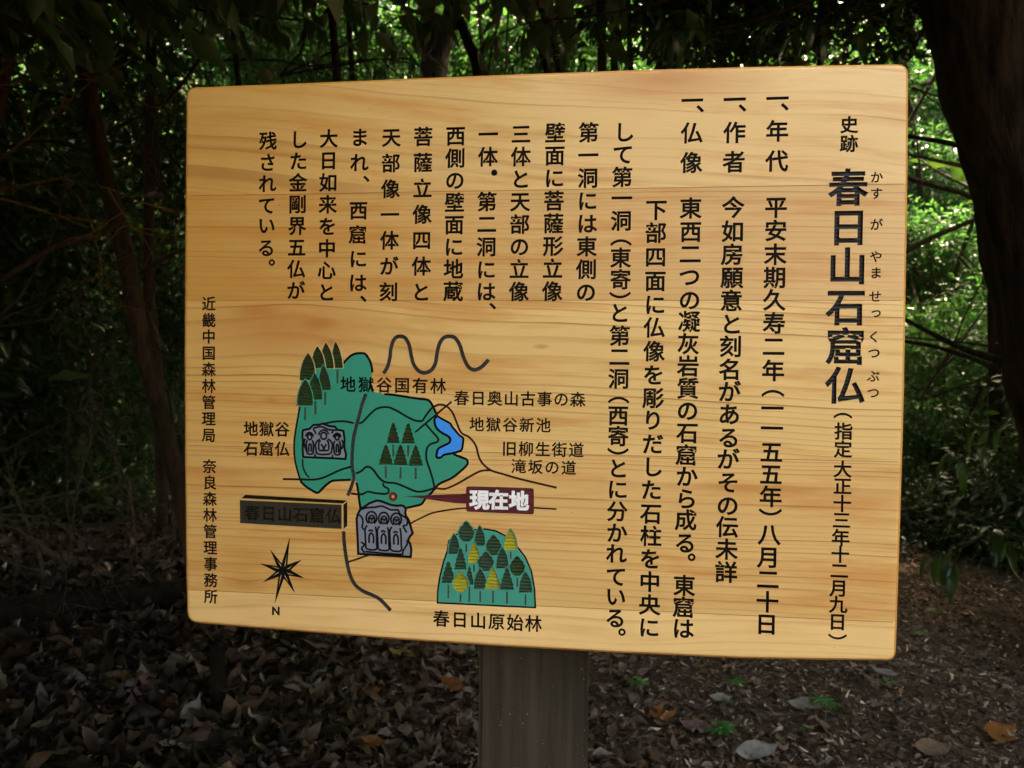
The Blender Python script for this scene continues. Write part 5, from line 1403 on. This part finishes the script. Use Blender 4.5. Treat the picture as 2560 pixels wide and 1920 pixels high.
LLM = [long_leaf(0.105, 0.30, 0.5, HL[0]), long_leaf(0.12, 0.27, 0.8, HL[0]), long_leaf(0.095, 0.33, 0.3, HL[1])]
def spray(pts, Y, nleaf, label, s=1.0, hang=1.0, seed=0, lit=0.1, rad=0.006, side=0):
    r_ = random.Random(seed)
    P = smooth3([at(x, y, Y + (dy[0] if dy else 0)) for x, y, *dy in pts], 5)
    t = empty('leafy_branch', P[0]); tag(t, label, 'branch')
    V, F = [], []
    tube_into(V, F, [q - P[0] for q in P], list(np.linspace(rad, rad * .3, len(P))), 6)
    shoots = []
    for k in range(3, len(P) - 1, 3):
        d = (P[k] - P[k - 1]).normalized() + Vector((r_.gauss(0, .5), r_.gauss(0, .5), -0.5 * hang + r_.gauss(0, .2)))
        e = P[k] + d.normalized() * r_.uniform(.10, .22) * s
        tube_into(V, F, [P[k] - P[0], (P[k] + e) / 2 - P[0] + Vector((0, 0, .01)), e - P[0]], [rad * .4, rad * .3, rad * .2], 5)
        shoots.append((P[k], e))
    shoots.append((P[-3], P[-1]))
    obj('stem', mesh('stem', V, F, [BK_dark]), t)
    per = max(3, nleaf // len(shoots))
    for a, e in shoots:
        for i in range(per):
            q = a.lerp(e, 0.35 + 0.65 * (i + 1) / per) - P[0]
            l_ = obj('leaf', LLM[2] if r_.random() < lit else LLM[r_.randint(0, 1)], t, q)
            dd = (e - a).normalized() + Vector((r_.gauss(0, .7), r_.gauss(0, .6), -0.55 * hang))
            l_.rotation_euler = dd.to_track_quat('X', 'Z').to_euler()
            k_ = s * r_.uniform(.7, 1.15); l_.scale = (k_, k_, k_)
spray([(1900, -60), (1680, 0), (1480, 40), (1330, 55), (1240, 90)], 1.9, 34, 'leafy branch with long hanging leaves right of the forked grey tree', .95, 1.0, 1, .15)
spray([(1700, -90), (1560, -10), (1420, 30), (1330, 80)], 2.3, 22, 'smaller branch of hanging leaves in front of the bright gap', .9, 1.2, 2, .1)
spray([(2150, -60), (1980, 20), (1800, 70), (1660, 70)], 2.0, 34, 'dark branch of long leaves hanging over the middle right of the board', 1.0, 1.0, 3, .05)
spray([(2480, -80), (2320, -10), (2180, 40), (2050, 60), (1950, 50)], 2.1, 34, 'dark leafy branch above the top right corner of the board', .95, .8, 4, .15)
spray([(300, -60), (480, 20), (640, 40), (780, 50)], 1.7, 30, 'dark leafy branch above the top left corner of the board', .8, .9, 5, .05)
spray([(700, -80), (820, -10), (960, 20), (1060, 60)], 2.2, 26, 'leafy branch hanging left of the forked grey tree', .8, .9, 6, .3)
spray([(-60, -40), (80, 30), (180, 90), (240, 140)], 2.4, 20, 'dim leafy branch in front of the reddish trunk', .9, .8, 7, .05)
spray([(560, 150), (680, 150), (780, 165), (900, 150), (1030, 145)], 2.6, 24, 'dim blue green leaves just over the top edge of the board', .9, .6, 8, 0)
spray([(2600, 1380), (2520, 1330), (2440, 1350), (2360, 1400)], 2.6, 14, 'big drooping leaves low at the right edge', 1.3, .7, 9, 0)
spray([(2620, 1080), (2540, 1060), (2460, 1110), (2380, 1130)], 3.0, 14, 'large dark leaves between the shrubs and the thick trunk', 1.3, .7, 10, 0)
# unseen bough added up left, to keep the sky off the board's left side
tw_ = empty('added_shade_bough', (-1.6, -0.9, gz(-1.6, -.9))); tag(tw_, 'unseen leafy bough added for shade close left of the viewer', 'tree')
V, F = [], []
tube_into(V, F, smooth3([(0, 0, -.1), (.05, .05, .9), (.35, .2, 1.55), (1.0, .4, 1.95), (1.5, .5, 2.0)], 4), list(np.linspace(.03, .008, 17)), 7)
obj('trunk', mesh('trunk', V, F, [BK_dark]), tw_)
F_bough = foliage('foliage', 90, 9, (0.46, 0.34, 0.24), 0.085, 0.45, LM_can, FINE_, 0.3, 0.1, 0.08)
for q, s_ in (((1.42, .42, 1.98), 1.0), ((1.0, .45, 1.75), 1.0), ((.75, .55, 1.40), .85), ((.95, .2, 2.2), 1.0), ((0.72, .62, 1.02), .7)):
    f_ = obj('foliage', F_bough, tw_, q); f_.scale = (s_, s_, s_)
